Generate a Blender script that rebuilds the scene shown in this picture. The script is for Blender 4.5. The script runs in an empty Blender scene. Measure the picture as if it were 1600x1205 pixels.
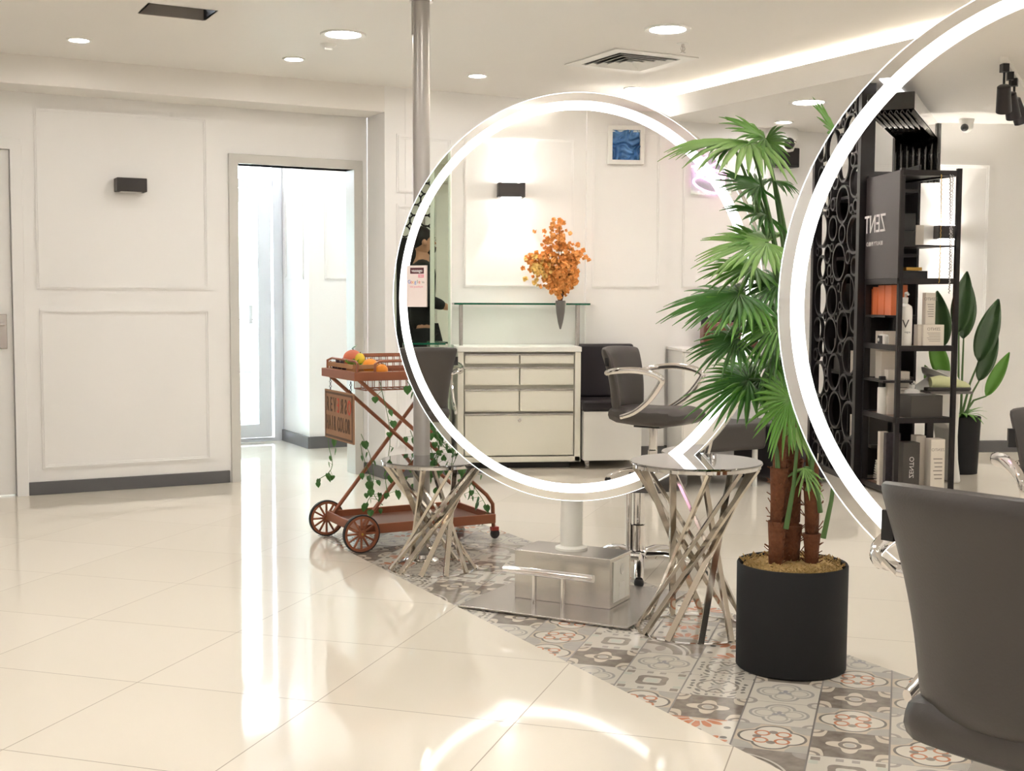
import bpy, bmesh, random
from math import *
from mathutils import Vector as V, Matrix
C = bpy.context.scene
col = C.collection
# ------------------------------------------------------------------ camera, world, exposure
H = 1.164; YAW = radians(27.87); PIT = radians(3.9596); ROLL = radians(.2358)
cam = bpy.data.cameras.new('camera'); co = bpy.data.objects.new('camera', cam); col.objects.link(co)
cam.sensor_width = 36; cam.lens = 1974.07/1600*36; cam.clip_start = .02
def camdir(x, y, z):
    x, z = x*cos(ROLL)-z*sin(ROLL), x*sin(ROLL)+z*cos(ROLL)
    y, z = y*cos(PIT)+z*sin(PIT), -y*sin(PIT)+z*cos(PIT)
    return V((x*cos(YAW)+y*sin(YAW), -x*sin(YAW)+y*cos(YAW), z))
rx, fw, up = camdir(1,0,0), camdir(0,1,0), camdir(0,0,1)
m = Matrix((rx, up, -fw)).transposed().to_4x4(); m.translation = (0,0,H); co.matrix_world = m
C.camera = co
w = bpy.data.worlds.new('daylight'); C.world = w; w.use_nodes = True
w.node_tree.nodes['Background'].inputs[0].default_value = (.86,.93,1,1)
w.node_tree.nodes['Background'].inputs[1].default_value = 9.0
C.view_settings.view_transform = 'Standard'; C.view_settings.look = 'None'
C.view_settings.exposure = 1.52; C.view_settings.gamma = 1.0; C.view_settings.use_curve_mapping = False
LAMP = (1,.965,.93)
# ------------------------------------------------------------------ materials
def sr(c):  # 8-bit sRGB -> linear
    return tuple((x/255/12.92 if x <= 10 else ((x/255+.055)/1.055)**2.4) for x in c)+(1,)
def mat(name, c, rough=.5, metal=0, spec=.5, coat=0, emis=None, es=0, bump=0, bscale=40, noise=0, alpha=1, trans=0):
    M = bpy.data.materials.new(name); M.use_nodes = True
    nt = M.node_tree; b = nt.nodes['Principled BSDF']
    b.inputs['Base Color'].default_value = sr(c); b.inputs['Roughness'].default_value = rough
    b.inputs['Metallic'].default_value = metal; b.inputs['Specular IOR Level'].default_value = spec
    b.inputs['Coat Weight'].default_value = coat; b.inputs['Coat Roughness'].default_value = .05
    b.inputs['Transmission Weight'].default_value = trans
    if emis: b.inputs['Emission Color'].default_value = sr(emis) if max(emis) > 1 else (*emis,1); b.inputs['Emission Strength'].default_value = es
    if bump or noise:
        t = nt.nodes.new('ShaderNodeTexCoord'); n = nt.nodes.new('ShaderNodeTexNoise'); n.inputs['Scale'].default_value = bscale
        n.inputs['Detail'].default_value = 5; nt.links.new(t.outputs['Object'], n.inputs['Vector'])
        if bump:
            bp = nt.nodes.new('ShaderNodeBump'); bp.inputs['Strength'].default_value = bump; bp.inputs['Distance'].default_value = .01
            nt.links.new(n.outputs['Fac'], bp.inputs['Height']); nt.links.new(bp.outputs[0], b.inputs['Normal'])
        if noise:
            r = nt.nodes.new('ShaderNodeMapRange'); r.inputs[3].default_value = 1-noise; r.inputs[4].default_value = 1+noise
            x = nt.nodes.new('ShaderNodeVectorMath'); x.operation = 'SCALE'; x.inputs[0].default_value = sr(c)[:3]
            nt.links.new(n.outputs['Fac'], r.inputs[0]); nt.links.new(r.outputs[0], x.inputs['Scale']); nt.links.new(x.outputs[0], b.inputs['Base Color'])
    return M
def emat(name, c, s):
    return mat(name, (255,255,255), emis=c, es=s)
M = {}
M['wall'] = mat('wall_paint', (247,245,242), .45, noise=.012, bscale=3)
M['ceil'] = mat('ceiling_paint', (243,239,233), .6, noise=.01, bscale=2)
M['trim'] = mat('white_moulding', (247,245,242), .4)
M['frame'] = mat('door_frame_grey_white', (212,209,202), .35)
M['base'] = mat('grey_baseboard', (98,97,98), .35)
M['pvc'] = mat('white_pvc', (232,235,242), .3)
M['chrome'] = mat('chrome', (225,222,220), .06, 1)
M['steel'] = mat('brushed_steel', (202,198,193), .27, 1, noise=.06, bscale=9)
M['bar'] = mat('polished_bar_steel', (206,198,186), .12, 1)
M['alu'] = mat('satin_aluminium', (200,195,192), .25, .9)
M['post'] = mat('painted_grey_pole', (172,168,163), .3, .5)
M['white'] = mat('white_lacquer', (238,236,230), .28)
M['cream'] = mat('cream_lacquer', (236,233,219), .3)
M['sock'] = mat('white_plastic', (232,230,222), .35)
M['leather'] = mat('dark_grey_leatherette', (68,63,60), .42, bump=.05, bscale=180)
M['leather2'] = mat('black_leatherette', (42,38,42), .32, bump=.05, bscale=160)
M['black'] = mat('black_plastic', (22,21,22), .4)
M['bmetal'] = mat('black_powder_metal', (34,30,31), .35, .3)
M['gloss'] = mat('glossy_black_vinyl', (12,11,12), .1, 0, .6, 1)
M['potb'] = mat('matt_black_pot', (24,24,25), .6, spec=.3, noise=.05)
M['sconce'] = mat('sconce_charcoal', (52,47,45), .5)
M['mirror'] = mat('mirror_glass', (251,250,248), .005, 1)
M['gmirror'] = mat('green_tinted_mirror', (214,226,210), .01, 1)
M['rim'] = mat('mirror_rim', (236,234,228), .1, .85)
M['led'] = emat('led_ring_light', (1,1,1), 1.15)
M['lamp'] = emat('lamp_diffuser', LAMP, 42)
M['strip'] = emat('cove_strip', (1,.96,.9), 26)
M['copper'] = mat('copper_brown_metal', (150,90,62), .4, .2)
M['copperd'] = mat('dark_copper_tray', (112,74,56), .4, .3)
M['rubber'] = mat('black_rubber', (30,28,28), .6)
M['wood'] = mat('pale_wood', (176,128,86), .6, noise=.15, bscale=25)
M['signw'] = mat('sign_brown_board', (158,118,88), .6, noise=.08, bscale=30)
M['signd'] = mat('sign_dark_brown', (96,72,56), .6)
M['signr'] = mat('sign_red', (196,84,64), .6)
M['ivy'] = mat('ivy_green', (66,116,50), .5, noise=.35, bscale=14)
M['stem'] = mat('pale_stem', (150,150,120), .6)
M['stemg'] = mat('green_stem', (84,116,62), .5)
M['trunk'] = mat('palm_fibre_trunk', (112,66,38), .85, bump=1, bscale=60, noise=.4)
M['moss'] = mat('dried_moss', (172,142,88), .95, bump=1, bscale=90, noise=.45)
M['petal'] = mat('orange_blossom', (255,190,112), .7, noise=.08, bscale=30)
M['petaly'] = mat('yellow_blossom', (255,222,140), .7, noise=.2, bscale=30)
M['twig'] = mat('brown_twig', (96,60,40), .7)
M['greyv'] = mat('grey_ceramic', (110,106,102), .4)
M['glassE'] = mat('green_glass_edge', (20,92,66), .1)
M['text'] = mat('white_lettering', (225,220,218), .5)
M['texg'] = mat('grey_lettering', (140,132,124), .5)
M['box'] = mat('white_carton', (222,214,202), .6)
M['boxd'] = mat('charcoal_carton', (66,62,58), .5)
M['boxo'] = mat('orange_carton', (226,122,76), .35)
M['shelfw'] = mat('brown_shelf_board', (128,98,76), .4)
M['gold'] = mat('gold', (200,160,80), .3, .9)
M['silver'] = mat('silver_beads', (210,210,215), .2, .9)
M['brown'] = mat('brown_leather', (104,56,40), .32, noise=.2, bscale=8)
M['skin'] = mat('skin', (196,146,118), .5)
M['hair'] = mat('dark_hair', (30,22,20), .6)
M['cloth'] = mat('black_cloth', (20,20,22), .8)
M['neon'] = emat('pink_neon', (1,.35,.8), 4)
M['paper'] = mat('white_board', (246,232,228), .4)
M['maroon'] = mat('maroon_print', (88,28,40), .5)
M['pink'] = mat('pink_print', (236,150,170), .5)
M['blue'] = mat('blue_print', (90,140,220), .5); M['red'] = mat('red_print', (220,80,70), .5); M['yel'] = mat('yellow_print', (240,190,70), .5)
def glass_mat(name, tint, refl=.12):
    X = bpy.data.materials.new(name); X.use_nodes = True; nt = X.node_tree; nt.nodes.clear()
    o = nt.nodes.new('ShaderNodeOutputMaterial'); mx = nt.nodes.new('ShaderNodeMixShader'); t = nt.nodes.new('ShaderNodeBsdfTransparent'); g = nt.nodes.new('ShaderNodeBsdfGlossy')
    f = nt.nodes.new('ShaderNodeFresnel'); f.inputs[0].default_value = 1.5
    a = nt.nodes.new('ShaderNodeMath'); a.operation = 'ADD'; a.inputs[1].default_value = refl; a.use_clamp = True
    t.inputs[0].default_value = sr(tint); g.inputs['Roughness'].default_value = .02
    nt.links.new(f.outputs[0], a.inputs[0]); nt.links.new(a.outputs[0], mx.inputs[0]); nt.links.new(t.outputs[0], mx.inputs[1]); nt.links.new(g.outputs[0], mx.inputs[2]); nt.links.new(mx.outputs[0], o.inputs[0])
    return X
M['glass'] = glass_mat('clear_glass', (235,245,240), .02)
M['tglass'] = glass_mat('tinted_table_glass', (150,140,135), .35)
M['sglass'] = glass_mat('green_shelf_glass', (238,248,241), .1)
# --- node expression helper
class X:
    nt = None
    def __init__(s, o): s.o = o
    @staticmethod
    def op(kind, *a):
        n = X.nt.nodes.new('ShaderNodeMath'); n.operation = kind
        for i, v in enumerate(a):
            if isinstance(v, X): X.nt.links.new(v.o, n.inputs[i])
            else: n.inputs[i].default_value = v
        return X(n.outputs[0])
    def __add__(s, b): return X.op('ADD', s, b)
    def __radd__(s, b): return X.op('ADD', s, b)
    def __sub__(s, b): return X.op('SUBTRACT', s, b)
    def __rsub__(s, b): return X.op('SUBTRACT', b, s)
    def __mul__(s, b): return X.op('MULTIPLY', s, b)
    def __rmul__(s, b): return X.op('MULTIPLY', s, b)
    def __truediv__(s, b): return X.op('DIVIDE', s, b)
    def __lt__(s, b): return X.op('LESS_THAN', s, b)
    def __gt__(s, b): return X.op('GREATER_THAN', s, b)
    def fl(s): return X.op('FLOOR', s)
    def ab(s): return X.op('ABSOLUTE', s)
    def cos(s): return X.op('COSINE', s)
def xmax(a, b): return X.op('MAXIMUM', a, b)
def xmin(a, b): return X.op('MINIMUM', a, b)
def xlen(a, b): return X.op('SQRT', a*a+b*b)
def xmix(f, a, b):
    n = X.nt.nodes.new('ShaderNodeMix'); n.data_type = 'RGBA'
    X.nt.links.new(f.o, n.inputs[0])
    for i, v in ((6,a),(7,b)):
        if isinstance(v, X): X.nt.links.new(v.o, n.inputs[i])
        else: n.inputs[i].default_value = sr(v)
    return X(n.outputs[2])
def floor_base(name, rough):
    F = bpy.data.materials.new(name); F.use_nodes = True; X.nt = F.node_tree
    b = F.node_tree.nodes['Principled BSDF']; b.inputs['Roughness'].default_value = rough; b.inputs['Specular IOR Level'].default_value = .5
    t = F.node_tree.nodes.new('ShaderNodeTexCoord'); s = F.node_tree.nodes.new('ShaderNodeSeparateXYZ'); F.node_tree.links.new(t.outputs['Object'], s.inputs[0])
    x, y = X(s.outputs[0]), X(s.outputs[1]); k = 1/sqrt(2)
    return F, b, (x+y)*k, (x-y)*k, t
F, b, A, B = floor_base('cream_polished_floor_tiles', .045)[:4]; tc = None
def cell(v, off, s):
    u = (v-off)/s; i = u.fl(); return i, u-i-.5
ia, fa = cell(A, .25, .6); ib, fb = cell(B, -.99, .5965)
g = xmax(fa.ab(), fb.ab()) > .4972
wn = F.node_tree.nodes.new('ShaderNodeTexWhiteNoise'); wn.noise_dimensions = '2D'
cv = F.node_tree.nodes.new('ShaderNodeCombineXYZ'); F.node_tree.links.new(ia.o, cv.inputs[0]); F.node_tree.links.new(ib.o, cv.inputs[1]); F.node_tree.links.new(cv.outputs[0], wn.inputs['Vector'])
c = xmix(X(wn.outputs[0]), (233,225,209), (237,229,214)); c = xmix(g, c, (150,138,120))
F.node_tree.links.new(c.o, b.inputs['Base Color']); F.node_tree.links.new((g*.4+.06).o, b.inputs['Roughness']); M['floor'] = F
# --- patchwork tiles
F, b, A, B, tc = floor_base('patchwork_pattern_tiles', .07)
ia, p = cell(A, .05, .2); ib, q = cell(B, -.004, .2)
wn = F.node_tree.nodes.new('ShaderNodeTexWhiteNoise'); wn.noise_dimensions = '2D'
cv = F.node_tree.nodes.new('ShaderNodeCombineXYZ'); F.node_tree.links.new((ia*1.7+3.1).o, cv.inputs[0]); F.node_tree.links.new((ib*2.3+.7).o, cv.inputs[1]); F.node_tree.links.new(cv.outputs[0], wn.inputs['Vector'])
ty = X(wn.outputs[0])*7
r = xlen(p, q); th = X.op('ARCTAN2', q, p); ap, aq = p.ab(), q.ab(); rc = xlen(ap-.5, aq-.5)
WH, GR, TP, BR, OR, BL, DK = (214,208,195), (156,150,143), (128,118,108), (98,85,74), (196,104,44), (176,172,164), (88,84,82)
# 0 orange half sunflowers on two sides
r1 = xlen(p-.5, q+.05); t1 = X.op('ARCTAN2', q+.05, p-.5); r2 = xlen(p+.5, q-.1); t2 = X.op('ARCTAN2', q-.1, p+.5)
def petals(r_, t_, n, a0, a1): return (r_ < (t_*n).cos().ab()*.16+.24+a0)*(r_ > a1)*((t_*n).cos().ab() > .35)
c0 = xmix(xmax(petals(r1,t1,6,0,.14), petals(r2,t2,6,0,.14)), WH, OR); c0 = xmix(xmax(((r-.03).ab() < .03)*1.0, (xlen(ap-.2, aq-.38) < .05)), c0, DK)
c0 = xmix((r1 < .1), c0, (210,190,160))
# 1 eight-pointed star ring with checks
s8 = r*((th*4).cos()*.12+1)
c1 = xmix(((s8-.2).ab() < .055), WH, TP); c1 = xmix(s8 < .1, c1, (200,205,195)); c1 = xmix(xmax((ap-.4).ab(), (aq-.1).ab()) < .05, c1, GR); c1 = xmix(xmax((aq-.4).ab(), (ap-.38).ab()) < .06, c1, TP)
c1 = xmix(xmax((ap-.25).ab(), (aq-.42).ab()) < .06, c1, (196,200,188))
# 2 brown ground with cream blossoms
c2 = xmix(xmax((r < (th*4).cos()*.07+.24), (rc < ((th*6).cos()*.05+.24))), BR, (216,204,184)); c2 = xmix((r-.12).ab() < .03, c2, BR); c2 = xmix(r < .07, c2, BL); c2 = xmix((rc-.13).ab() < .025, c2, TP)
# 3 blue-grey quatrefoil outlines
qf = xmin(xlen(ap-.2, q), xlen(p, aq-.2))
c3 = xmix((qf-.2).ab() < .022, WH, (158,156,152)); c3 = xmix((qf-.13).ab() < .015, c3, BL); c3 = xmix((rc-.12).ab() < .03, c3, GR); c3 = xmix(r < (th*3).cos()*.04+.07, c3, (150,150,156))
# 4 sweeping arcs
ra = xlen(p+.5, q+.5)
c4 = xmix((ra > .55), (196,188,180), TP); c4 = xmix((ra-.78).ab() < .07, c4, (206,198,188)); c4 = xmix((ra-.79).ab() < .025, c4, BR); c4 = xmix(xlen(p+.2, (q+.2)*1.8)<.16, c4, (160,150,142)); c4 = xmix(rc < .2, c4, GR)
# 5 dark scrollwork
sc = ((ap*22+(aq*14).cos()*3).cos()*((aq*20+(ap*12).cos()*2.5).cos()))
c5 = xmix(sc > .42, WH, DK); c5 = xmix((r < .1), c5, BL); c5 = xmix(((r-.3).ab() < .02), c5, TP)
# 6 cream flower with orange scroll and blue corners
c6 = xmix(rc < .3, (206,190,168), BL); c6 = xmix(qf < .24, c6, (226,220,206)); c6 = xmix((qf-.24).ab() < .018, c6, DK); c6 = xmix((xlen(ap-.14, aq-.14)-.09).ab() < .018, c6, OR); c6 = xmix(qf < .06, c6, TP)
c = c0
for i, ci in enumerate((c1,c2,c3,c4,c5,c6)): c = xmix(ty > i+1, c, ci)
ns = F.node_tree.nodes.new('ShaderNodeTexNoise'); ns.inputs['Scale'].default_value = 30; F.node_tree.links.new(tc.outputs['Object'], ns.inputs['Vector'])
c = xmix(X(ns.outputs['Fac'])*.5, c, (205,198,188))
gl = xmax((q.ab() > .488), (p.ab() > .494)); c = xmix(gl, c, (112,106,102))
F.node_tree.links.new(c.o, b.inputs['Base Color']); F.node_tree.links.new((gl*.4+.07).o, b.inputs['Roughness']); M['mosaic'] = F
# --- palm leaf material (pale midribs via noise)
M['palm'] = mat('palm_frond_green', (98,150,58), .42, noise=.3, bscale=7)
M['palm2'] = mat('palm_frond_pale_green', (140,180,100), .45, noise=.2, bscale=7)
M['palm3'] = mat('palm_frond_dark_green', (72,124,52), .4, noise=.3, bscale=7)
M['leafd'] = mat('strelitzia_leaf', (58,84,48), .35, noise=.3, bscale=9)
for k in ('palm','palm2','palm3','ivy','leafd'):
    M[k].node_tree.nodes['Principled BSDF'].inputs['Subsurface Weight'].default_value = 0
M['art'] = mat('blue_foil_art', (92,138,190), .25, .5, noise=.6, bscale=14)
# ------------------------------------------------------------------ mesh helpers
class MB:
    def __init__(s): s.v = []; s.f = []; s.sm = []
    def add(s, vs, fs, smooth=False):
        o = len(s.v); s.v += [tuple(v) for v in vs]; s.f += [tuple(i+o for i in f) for f in fs]; s.sm += [smooth]*len(fs); return s
    def box(s, a, b, mtx=None):
        x0,y0,z0 = a; x1,y1,z1 = b
        vs = [V(p) for p in ((x0,y0,z0),(x1,y0,z0),(x1,y1,z0),(x0,y1,z0),(x0,y0,z1),(x1,y0,z1),(x1,y1,z1),(x0,y1,z1))]
        if mtx: vs = [mtx @ v for v in vs]
        return s.add(vs, [(0,3,2,1),(4,5,6,7),(0,1,5,4),(1,2,6,5),(2,3,7,6),(3,0,4,7)])
    def lathe(s, prof, n=32, c=(0,0,0), mtx=None, closed=False):
        vs = []; k = len(prof)
        for i in range(n):
            a = 2*pi*i/n
            for r, z in prof:
                v = V((r*cos(a), r*sin(a), z)); v = (mtx @ v) if mtx else v; vs.append(v+V(c))
        fs = []
        kk = k if closed else k-1
        for i in range(n):
            for j in range(kk):
                j2 = (j+1) % k; i2 = (i+1) % n
                fs.append((i*k+j, i2*k+j, i2*k+j2, i*k+j2))
        s.add(vs, fs, True)
        if not closed:
            if prof[0][0] > 1e-5: s.add(vs[0::k], [tuple(range(n))[::-1]])
            if prof[-1][0] > 1e-5: s.add(vs[k-1::k], [tuple(range(n))])
        return s
    def fr(s, x0, x1, y0, y1, t, z0, z1, mtx=None):   # mitred rectangular frame
        vs = [V((x,y,z)) for z in (z0,z1) for x,y in ((x0,y0),(x1,y0),(x1,y1),(x0,y1),(x0+t,y0+t),(x1-t,y0+t),(x1-t,y1-t),(x0+t,y1-t))]
        if mtx: vs = [mtx @ v for v in vs]
        fs = []
        for i in range(4):
            j = (i+1)%4; fs += [(i,i+4,j+4,j),(i+8,j+8,j+12,i+12),(i,j,j+8,i+8),(i+4,i+12,j+12,j+4)]
        return s.add(vs, fs)
    def cyl(s, c, r, h, n=24): return s.lathe([(r,0),(r,h)], n, c)
    def tube(s, pts, r, n=10, cap=True, sx=1, sy=1, closed=False, upv=None, roll=0):
        pts = [V(p) for p in pts]; N = len(pts); rs = r if hasattr(r, '__len__') else [r]*N
        vs = []; prev = None
        for i, p in enumerate(pts):
            if closed: d = pts[(i+1) % N]-pts[i-1]
            else: d = pts[min(i+1,N-1)]-pts[max(i-1,0)]
            d.normalize()
            if upv is not None: u = V(upv)
            elif prev is None: u = V((0,0,1)) if abs(d.z) < .9 else V((0,1,0))
            else: u = prev
            a = u - d*u.dot(d)
            if a.length < 1e-6: a = V((1,0,0)) - d*d.x
            a.normalize(); prev = a; bb = d.cross(a)
            for k in range(n):
                t = 2*pi*(k+.5)/n+roll; vs.append(p + a*(cos(t)*rs[i]*sy) + bb*(sin(t)*rs[i]*sx))
        fs = []
        for i in range(N if closed else N-1):
            for k in range(n):
                i2 = (i+1) % N; k2 = (k+1) % n
                fs.append((i*n+k, i*n+k2, i2*n+k2, i2*n+k))
        s.add(vs, fs, n > 4)
        if cap and not closed: s.add(vs[:n], [tuple(range(n))[::-1]]); s.add(vs[-n:], [tuple(range(n))])
        return s
    def bar(s, a, b, w, h, upv=(0,0,1)):  # rectangular bar
        a, b = V(a), V(b); d = (b-a).normalized(); u = V(upv); u = (u-d*u.dot(d)).normalized(); r_ = d.cross(u)
        vs = [p + r_*(i*w/2) + u*(j*h/2) for p in (a,b) for i,j in ((-1,-1),(1,-1),(1,1),(-1,1))]
        return s.add(vs, [(3,2,1,0),(4,5,6,7),(0,1,5,4),(1,2,6,5),(2,3,7,6),(3,0,4,7)])
    def prism(s, poly, z0, z1, mtx=None, smooth=False):
        n = len(poly); vs = [V((x,y,z0)) for x,y in poly]+[V((x,y,z1)) for x,y in poly]
        if mtx: vs = [mtx @ v for v in vs]
        s.add(vs, [tuple(range(n))[::-1], tuple(range(n,2*n))])
        return s.add(vs, [(i,(i+1)%n,(i+1)%n+n,i+n) for i in range(n)], smooth)
    def ball(s, c, r, n=10, sz=1, jit=0, rnd=None, sx=1):
        prof = [(max(1e-6, r*sin(pi*i/n)), -r*cos(pi*i/n)*sz) for i in range(n+1)]
        k = len(s.v); s.lathe(prof, max(8,n+4), c)
        if jit:
            for i in range(k, len(s.v)): s.v[i] = tuple(V(c)+(V(s.v[i])-V(c))*(1+rnd.uniform(-jit,jit)))
        return s
    def grid(s, fn, nu, nv, smooth=True, thick=0):
        vs = [fn(i/nu, j/nv) for i in range(nu+1) for j in range(nv+1)]
        return s.add(vs, [(i*(nv+1)+j, (i+1)*(nv+1)+j, (i+1)*(nv+1)+j+1, i*(nv+1)+j+1) for i in range(nu) for j in range(nv)], smooth)
    def build(s, name, m, parent=None, bevel=0, sub=0, solid=0, seg=2):
        me = bpy.data.meshes.new(name); me.from_pydata(s.v, [], s.f); me.materials.append(m)
        me.polygons.foreach_set('use_smooth', s.sm); me.update()
        bm = bmesh.new(); bm.from_mesh(me); bmesh.ops.remove_doubles(bm, verts=bm.verts, dist=1e-6)
        if not solid and not any(not e.is_manifold for e in bm.edges): bmesh.ops.recalc_face_normals(bm, faces=bm.faces)
        bm.to_mesh(me); bm.free()
        if any(s.sm): me.set_sharp_from_angle(angle=.7)
        o = bpy.data.objects.new(name, me); col.objects.link(o)
        if parent: o.parent = parent
        if solid: d = o.modifiers.new('solid', 'SOLIDIFY'); d.thickness = solid; d.offset = 0
        if bevel:
            d = o.modifiers.new('bevel', 'BEVEL'); d.width = bevel; d.segments = seg; d.limit_method = 'ANGLE'; d.angle_limit = .6
            for p in me.polygons: p.use_smooth = True
            d.harden_normals = True
        if sub: d = o.modifiers.new('sub', 'SUBSURF'); d.levels = sub; d.render_levels = sub
        return o
def tag(o, label=None, cat=None, group=None, kind=None):
    for k, v in (('label',label),('category',cat),('group',group),('kind',kind)):
        if v: o[k] = v
    return o
def thing(name, loc, label, cat, rot=0, group=None):
    o = bpy.data.objects.new(name, None); col.objects.link(o); o.location = loc; o.rotation_euler.z = rot; o.empty_display_size = .05
    return tag(o, label, cat, group)
def struct(mb, name, m, **k): return tag(mb.build(name, m, **k), kind='structure')
def dup(root, loc, rot, label, group=None):
    def cp(o, par):
        c = o.copy(); col.objects.link(c); c.parent = par
        for ch in list(o.children): cp(ch, c)
        return c
    r_ = cp(root, None); r_.location = loc; r_.rotation_euler.z = rot; r_['label'] = label
    if group: r_['group'] = group
    return r_
def text(name, s, size, m, parent, mtx, depth=.001, align='CENTER', xs=1, wide=0):
    cu = bpy.data.curves.new(name, 'FONT'); cu.body = s; cu.size = size; cu.extrude = depth; cu.align_x = align; cu.align_y = 'CENTER'; cu.offset = wide
    t = bpy.data.objects.new('tmp', cu); col.objects.link(t)
    dg = bpy.context.evaluated_depsgraph_get(); me = bpy.data.meshes.new_from_object(t.evaluated_get(dg)); bpy.data.objects.remove(t)
    me.materials.clear(); me.materials.append(m); me.transform(mtx @ Matrix.Diagonal((xs,1,1,1)))
    o = bpy.data.objects.new(name, me); col.objects.link(o); o.parent = parent; return o
def frame_mtx(o, xdir, zdir):  # text-plane matrix: x to the right, y up, z towards the reader
    x = V(xdir).normalized(); z = V(zdir).normalized(); y = z.cross(x)
    return Matrix.Translation(o) @ Matrix((x,y,z)).transposed().to_4x4()
def hdg(deg): return -radians(deg)      # compass heading (clockwise from +Y) -> z rotation
# ------------------------------------------------------------------ room shell
X0, X1, Y0, YL, YB = -1.8, 7.0, -3.5, 7.8, 7.5
XW, YJ = -4.15, 1.75
ZC, ZU, XC = 2.49, 2.31, 4.65
SX0, SX1, SY1 = 2.02, 2.885, 5.86
m_ = MB(); quads = [((XW,Y0),(SX0,SY1)),((SX1,Y0),(X1,SY1)),((XW,SY1),(X1,11.2))]
for (x0,y0),(x1,y1) in quads: m_.add([(x0,y0,0),(x1,y0,0),(x1,y1,0),(x0,y1,0)], [(0,1,2,3)])
struct(m_, 'floor', M['floor'])
struct(MB().add([(SX0,Y0,0),(SX1,Y0,0),(SX1,SY1,0),(SX0,SY1,0)], [(0,1,2,3)]), 'floor_patchwork', M['mosaic'])
# ceiling with an open hatch
hx0,hx1,hy0,hy1 = 1.27,1.57,5.93,6.16
m_ = MB()
for (x0,y0),(x1,y1) in [((XW,Y0),(XC,hy0)),((XW,hy1),(XC,YL+.01)),((XW,hy0),(hx0,hy1)),((hx1,hy0),(XC,hy1)),((XC,Y0),(XC+.35,YL))]:
    m_.add([(x0,y0,ZC),(x1,y0,ZC),(x1,y1,ZC),(x0,y1,ZC)], [(3,2,1,0)])
struct(m_, 'ceiling', M['ceil'])
struct(MB().box((XC,Y0,ZU),(X1,YB+.3,ZU+.02)).box((XC,Y0,ZU+.0201),(XC+.02,YB,2.435)).box((XC+.35,Y0,ZU+.0201),(XC+.37,YB,ZC)), 'ceiling_soffit', M['ceil'])
t = thing('ceiling_hatch', (1.42,6.045,ZC), 'open rectangular black hatch in the ceiling above the panelled wall', 'ceiling hatch')
MB().box((-.15,-.115,.18),(.15,.115,.2)).box((-.16,-.115,.0),(-.15,.115,.2)).box((.15,-.115,0),(.16,.115,.2)).box((-.16,-.125,0),(.16,-.115,.2)).build('hatch_box', M['black'], t)
MB().box((-.15,.105,-.002),(.15,.115,.06)).box((-.15,.08,.055),(.15,.105,.06)).build('hatch_rim', mat('grey_rim',(150,142,134),.6), t)
def wallbox(name, boxes, m=None): 
    mb = MB()
    for a, b_ in boxes: mb.box(a, b_)
    return struct(mb, name, m or M['wall'])
DX0, DX1, DZ = 2.19, 2.955, 1.99
wallbox('wall_front', [((.865,YL,0),(DX0,YL+.12,2.6)),((DX0,YL,DZ),(DX1,YL+.12,2.6)),((DX1,YL,0),(3.048,YL+.12,2.6)),((X0-.1,YL,2.06),(.865,YL+.12,2.6)),((X0-.1,YL,0),(-.1,YL+.12,2.06))])
wallbox('wall_return', [((3.05,YB,0),(3.19,YL-.001,ZC+.05))])
wallbox('wall_far', [((3.191,YB,0),(X1+.1,YB+.12,ZC+.1))])
wallbox('wall_alcove', [((4.2,6.8,0),(X1,YB,ZU))])
wallbox('trim_bulkhead', [((X0,YB,2.33),(3.0495,YL-.001,ZC+.01))], M['ceil'])
wallbox('wall_left', [((X0-.1,YJ,0),(X0,YL,2.6)),((X0-.01,2.73,0),(X0+.05,3.31,ZC+.02))])
wallbox('wall_left_jog', [((XW,YJ,0),(X0,YJ+.1,2.6))])
wallbox('wall_left_rear', [((XW-.1,Y0,0),(XW,YJ+.1,2.6))])
wallbox('wall_rear', [((XW-.1,Y0-.1,0),(X1+.1,Y0,2.6))])
wallbox('wall_right', [((X1,Y0,0),(X1+.1,YB,2.6))])
# vestibule behind the doorway
wallbox('wall_vestibule', [((3.15,9.29,0),(4.6,11.2,2.6)),((.9,7.921,0),(1.0,9.95,2.6)),((4.5,8.0,0),(4.6,9.29,2.59)),((3.02,7.921,0),(4.6,8.0,2.595)),((.9,9.95,0),(2.1,10.05,2.6)),((2.1,9.95,2.42),(3.15,10.05,2.6))])
struct(MB().box((.9,7.9,2.6),(4.6,10.05,2.62)), 'ceiling_vestibule', M['ceil'])
struct(MB().box((3.13,9.2705,.0),(3.15,9.92,.09)).box((3.1505,9.27,0),(4.5,9.29,.09)), 'baseboard_vestibule', M['base'])
# baseboards
def bb(name, a, b_): return struct(MB().box(a, b_), name, M['base'], bevel=.004)
bb('baseboard_front', (.925,YL-.014,0), (2.12,YL,.077))
bb('baseboard_return', (3.036,YB-.014,0), (3.05,YL,.077))
bb('baseboard_jamb', (3.013,YL-.014,0), (3.035,YL,.077))
bb('baseboard_far', (3.0362,YB-.0142,0), (4.19,YB,.0772))
bb('baseboard_alcove', (4.19,6.786,0), (X1,6.8,.077))
bb('baseboard_left', (X0,YJ,0), (X0+.012,2.73,.1)); bb('baseboard_left_pilaster', (X0,2.718,0), (X0+.062,3.322,.101)); bb('baseboard_left_front', (X0,3.31,0), (X0+.012,YL,.1))
bb('baseboard_left_rear', (XW,Y0,0), (XW+.014,YJ,.09))
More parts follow.
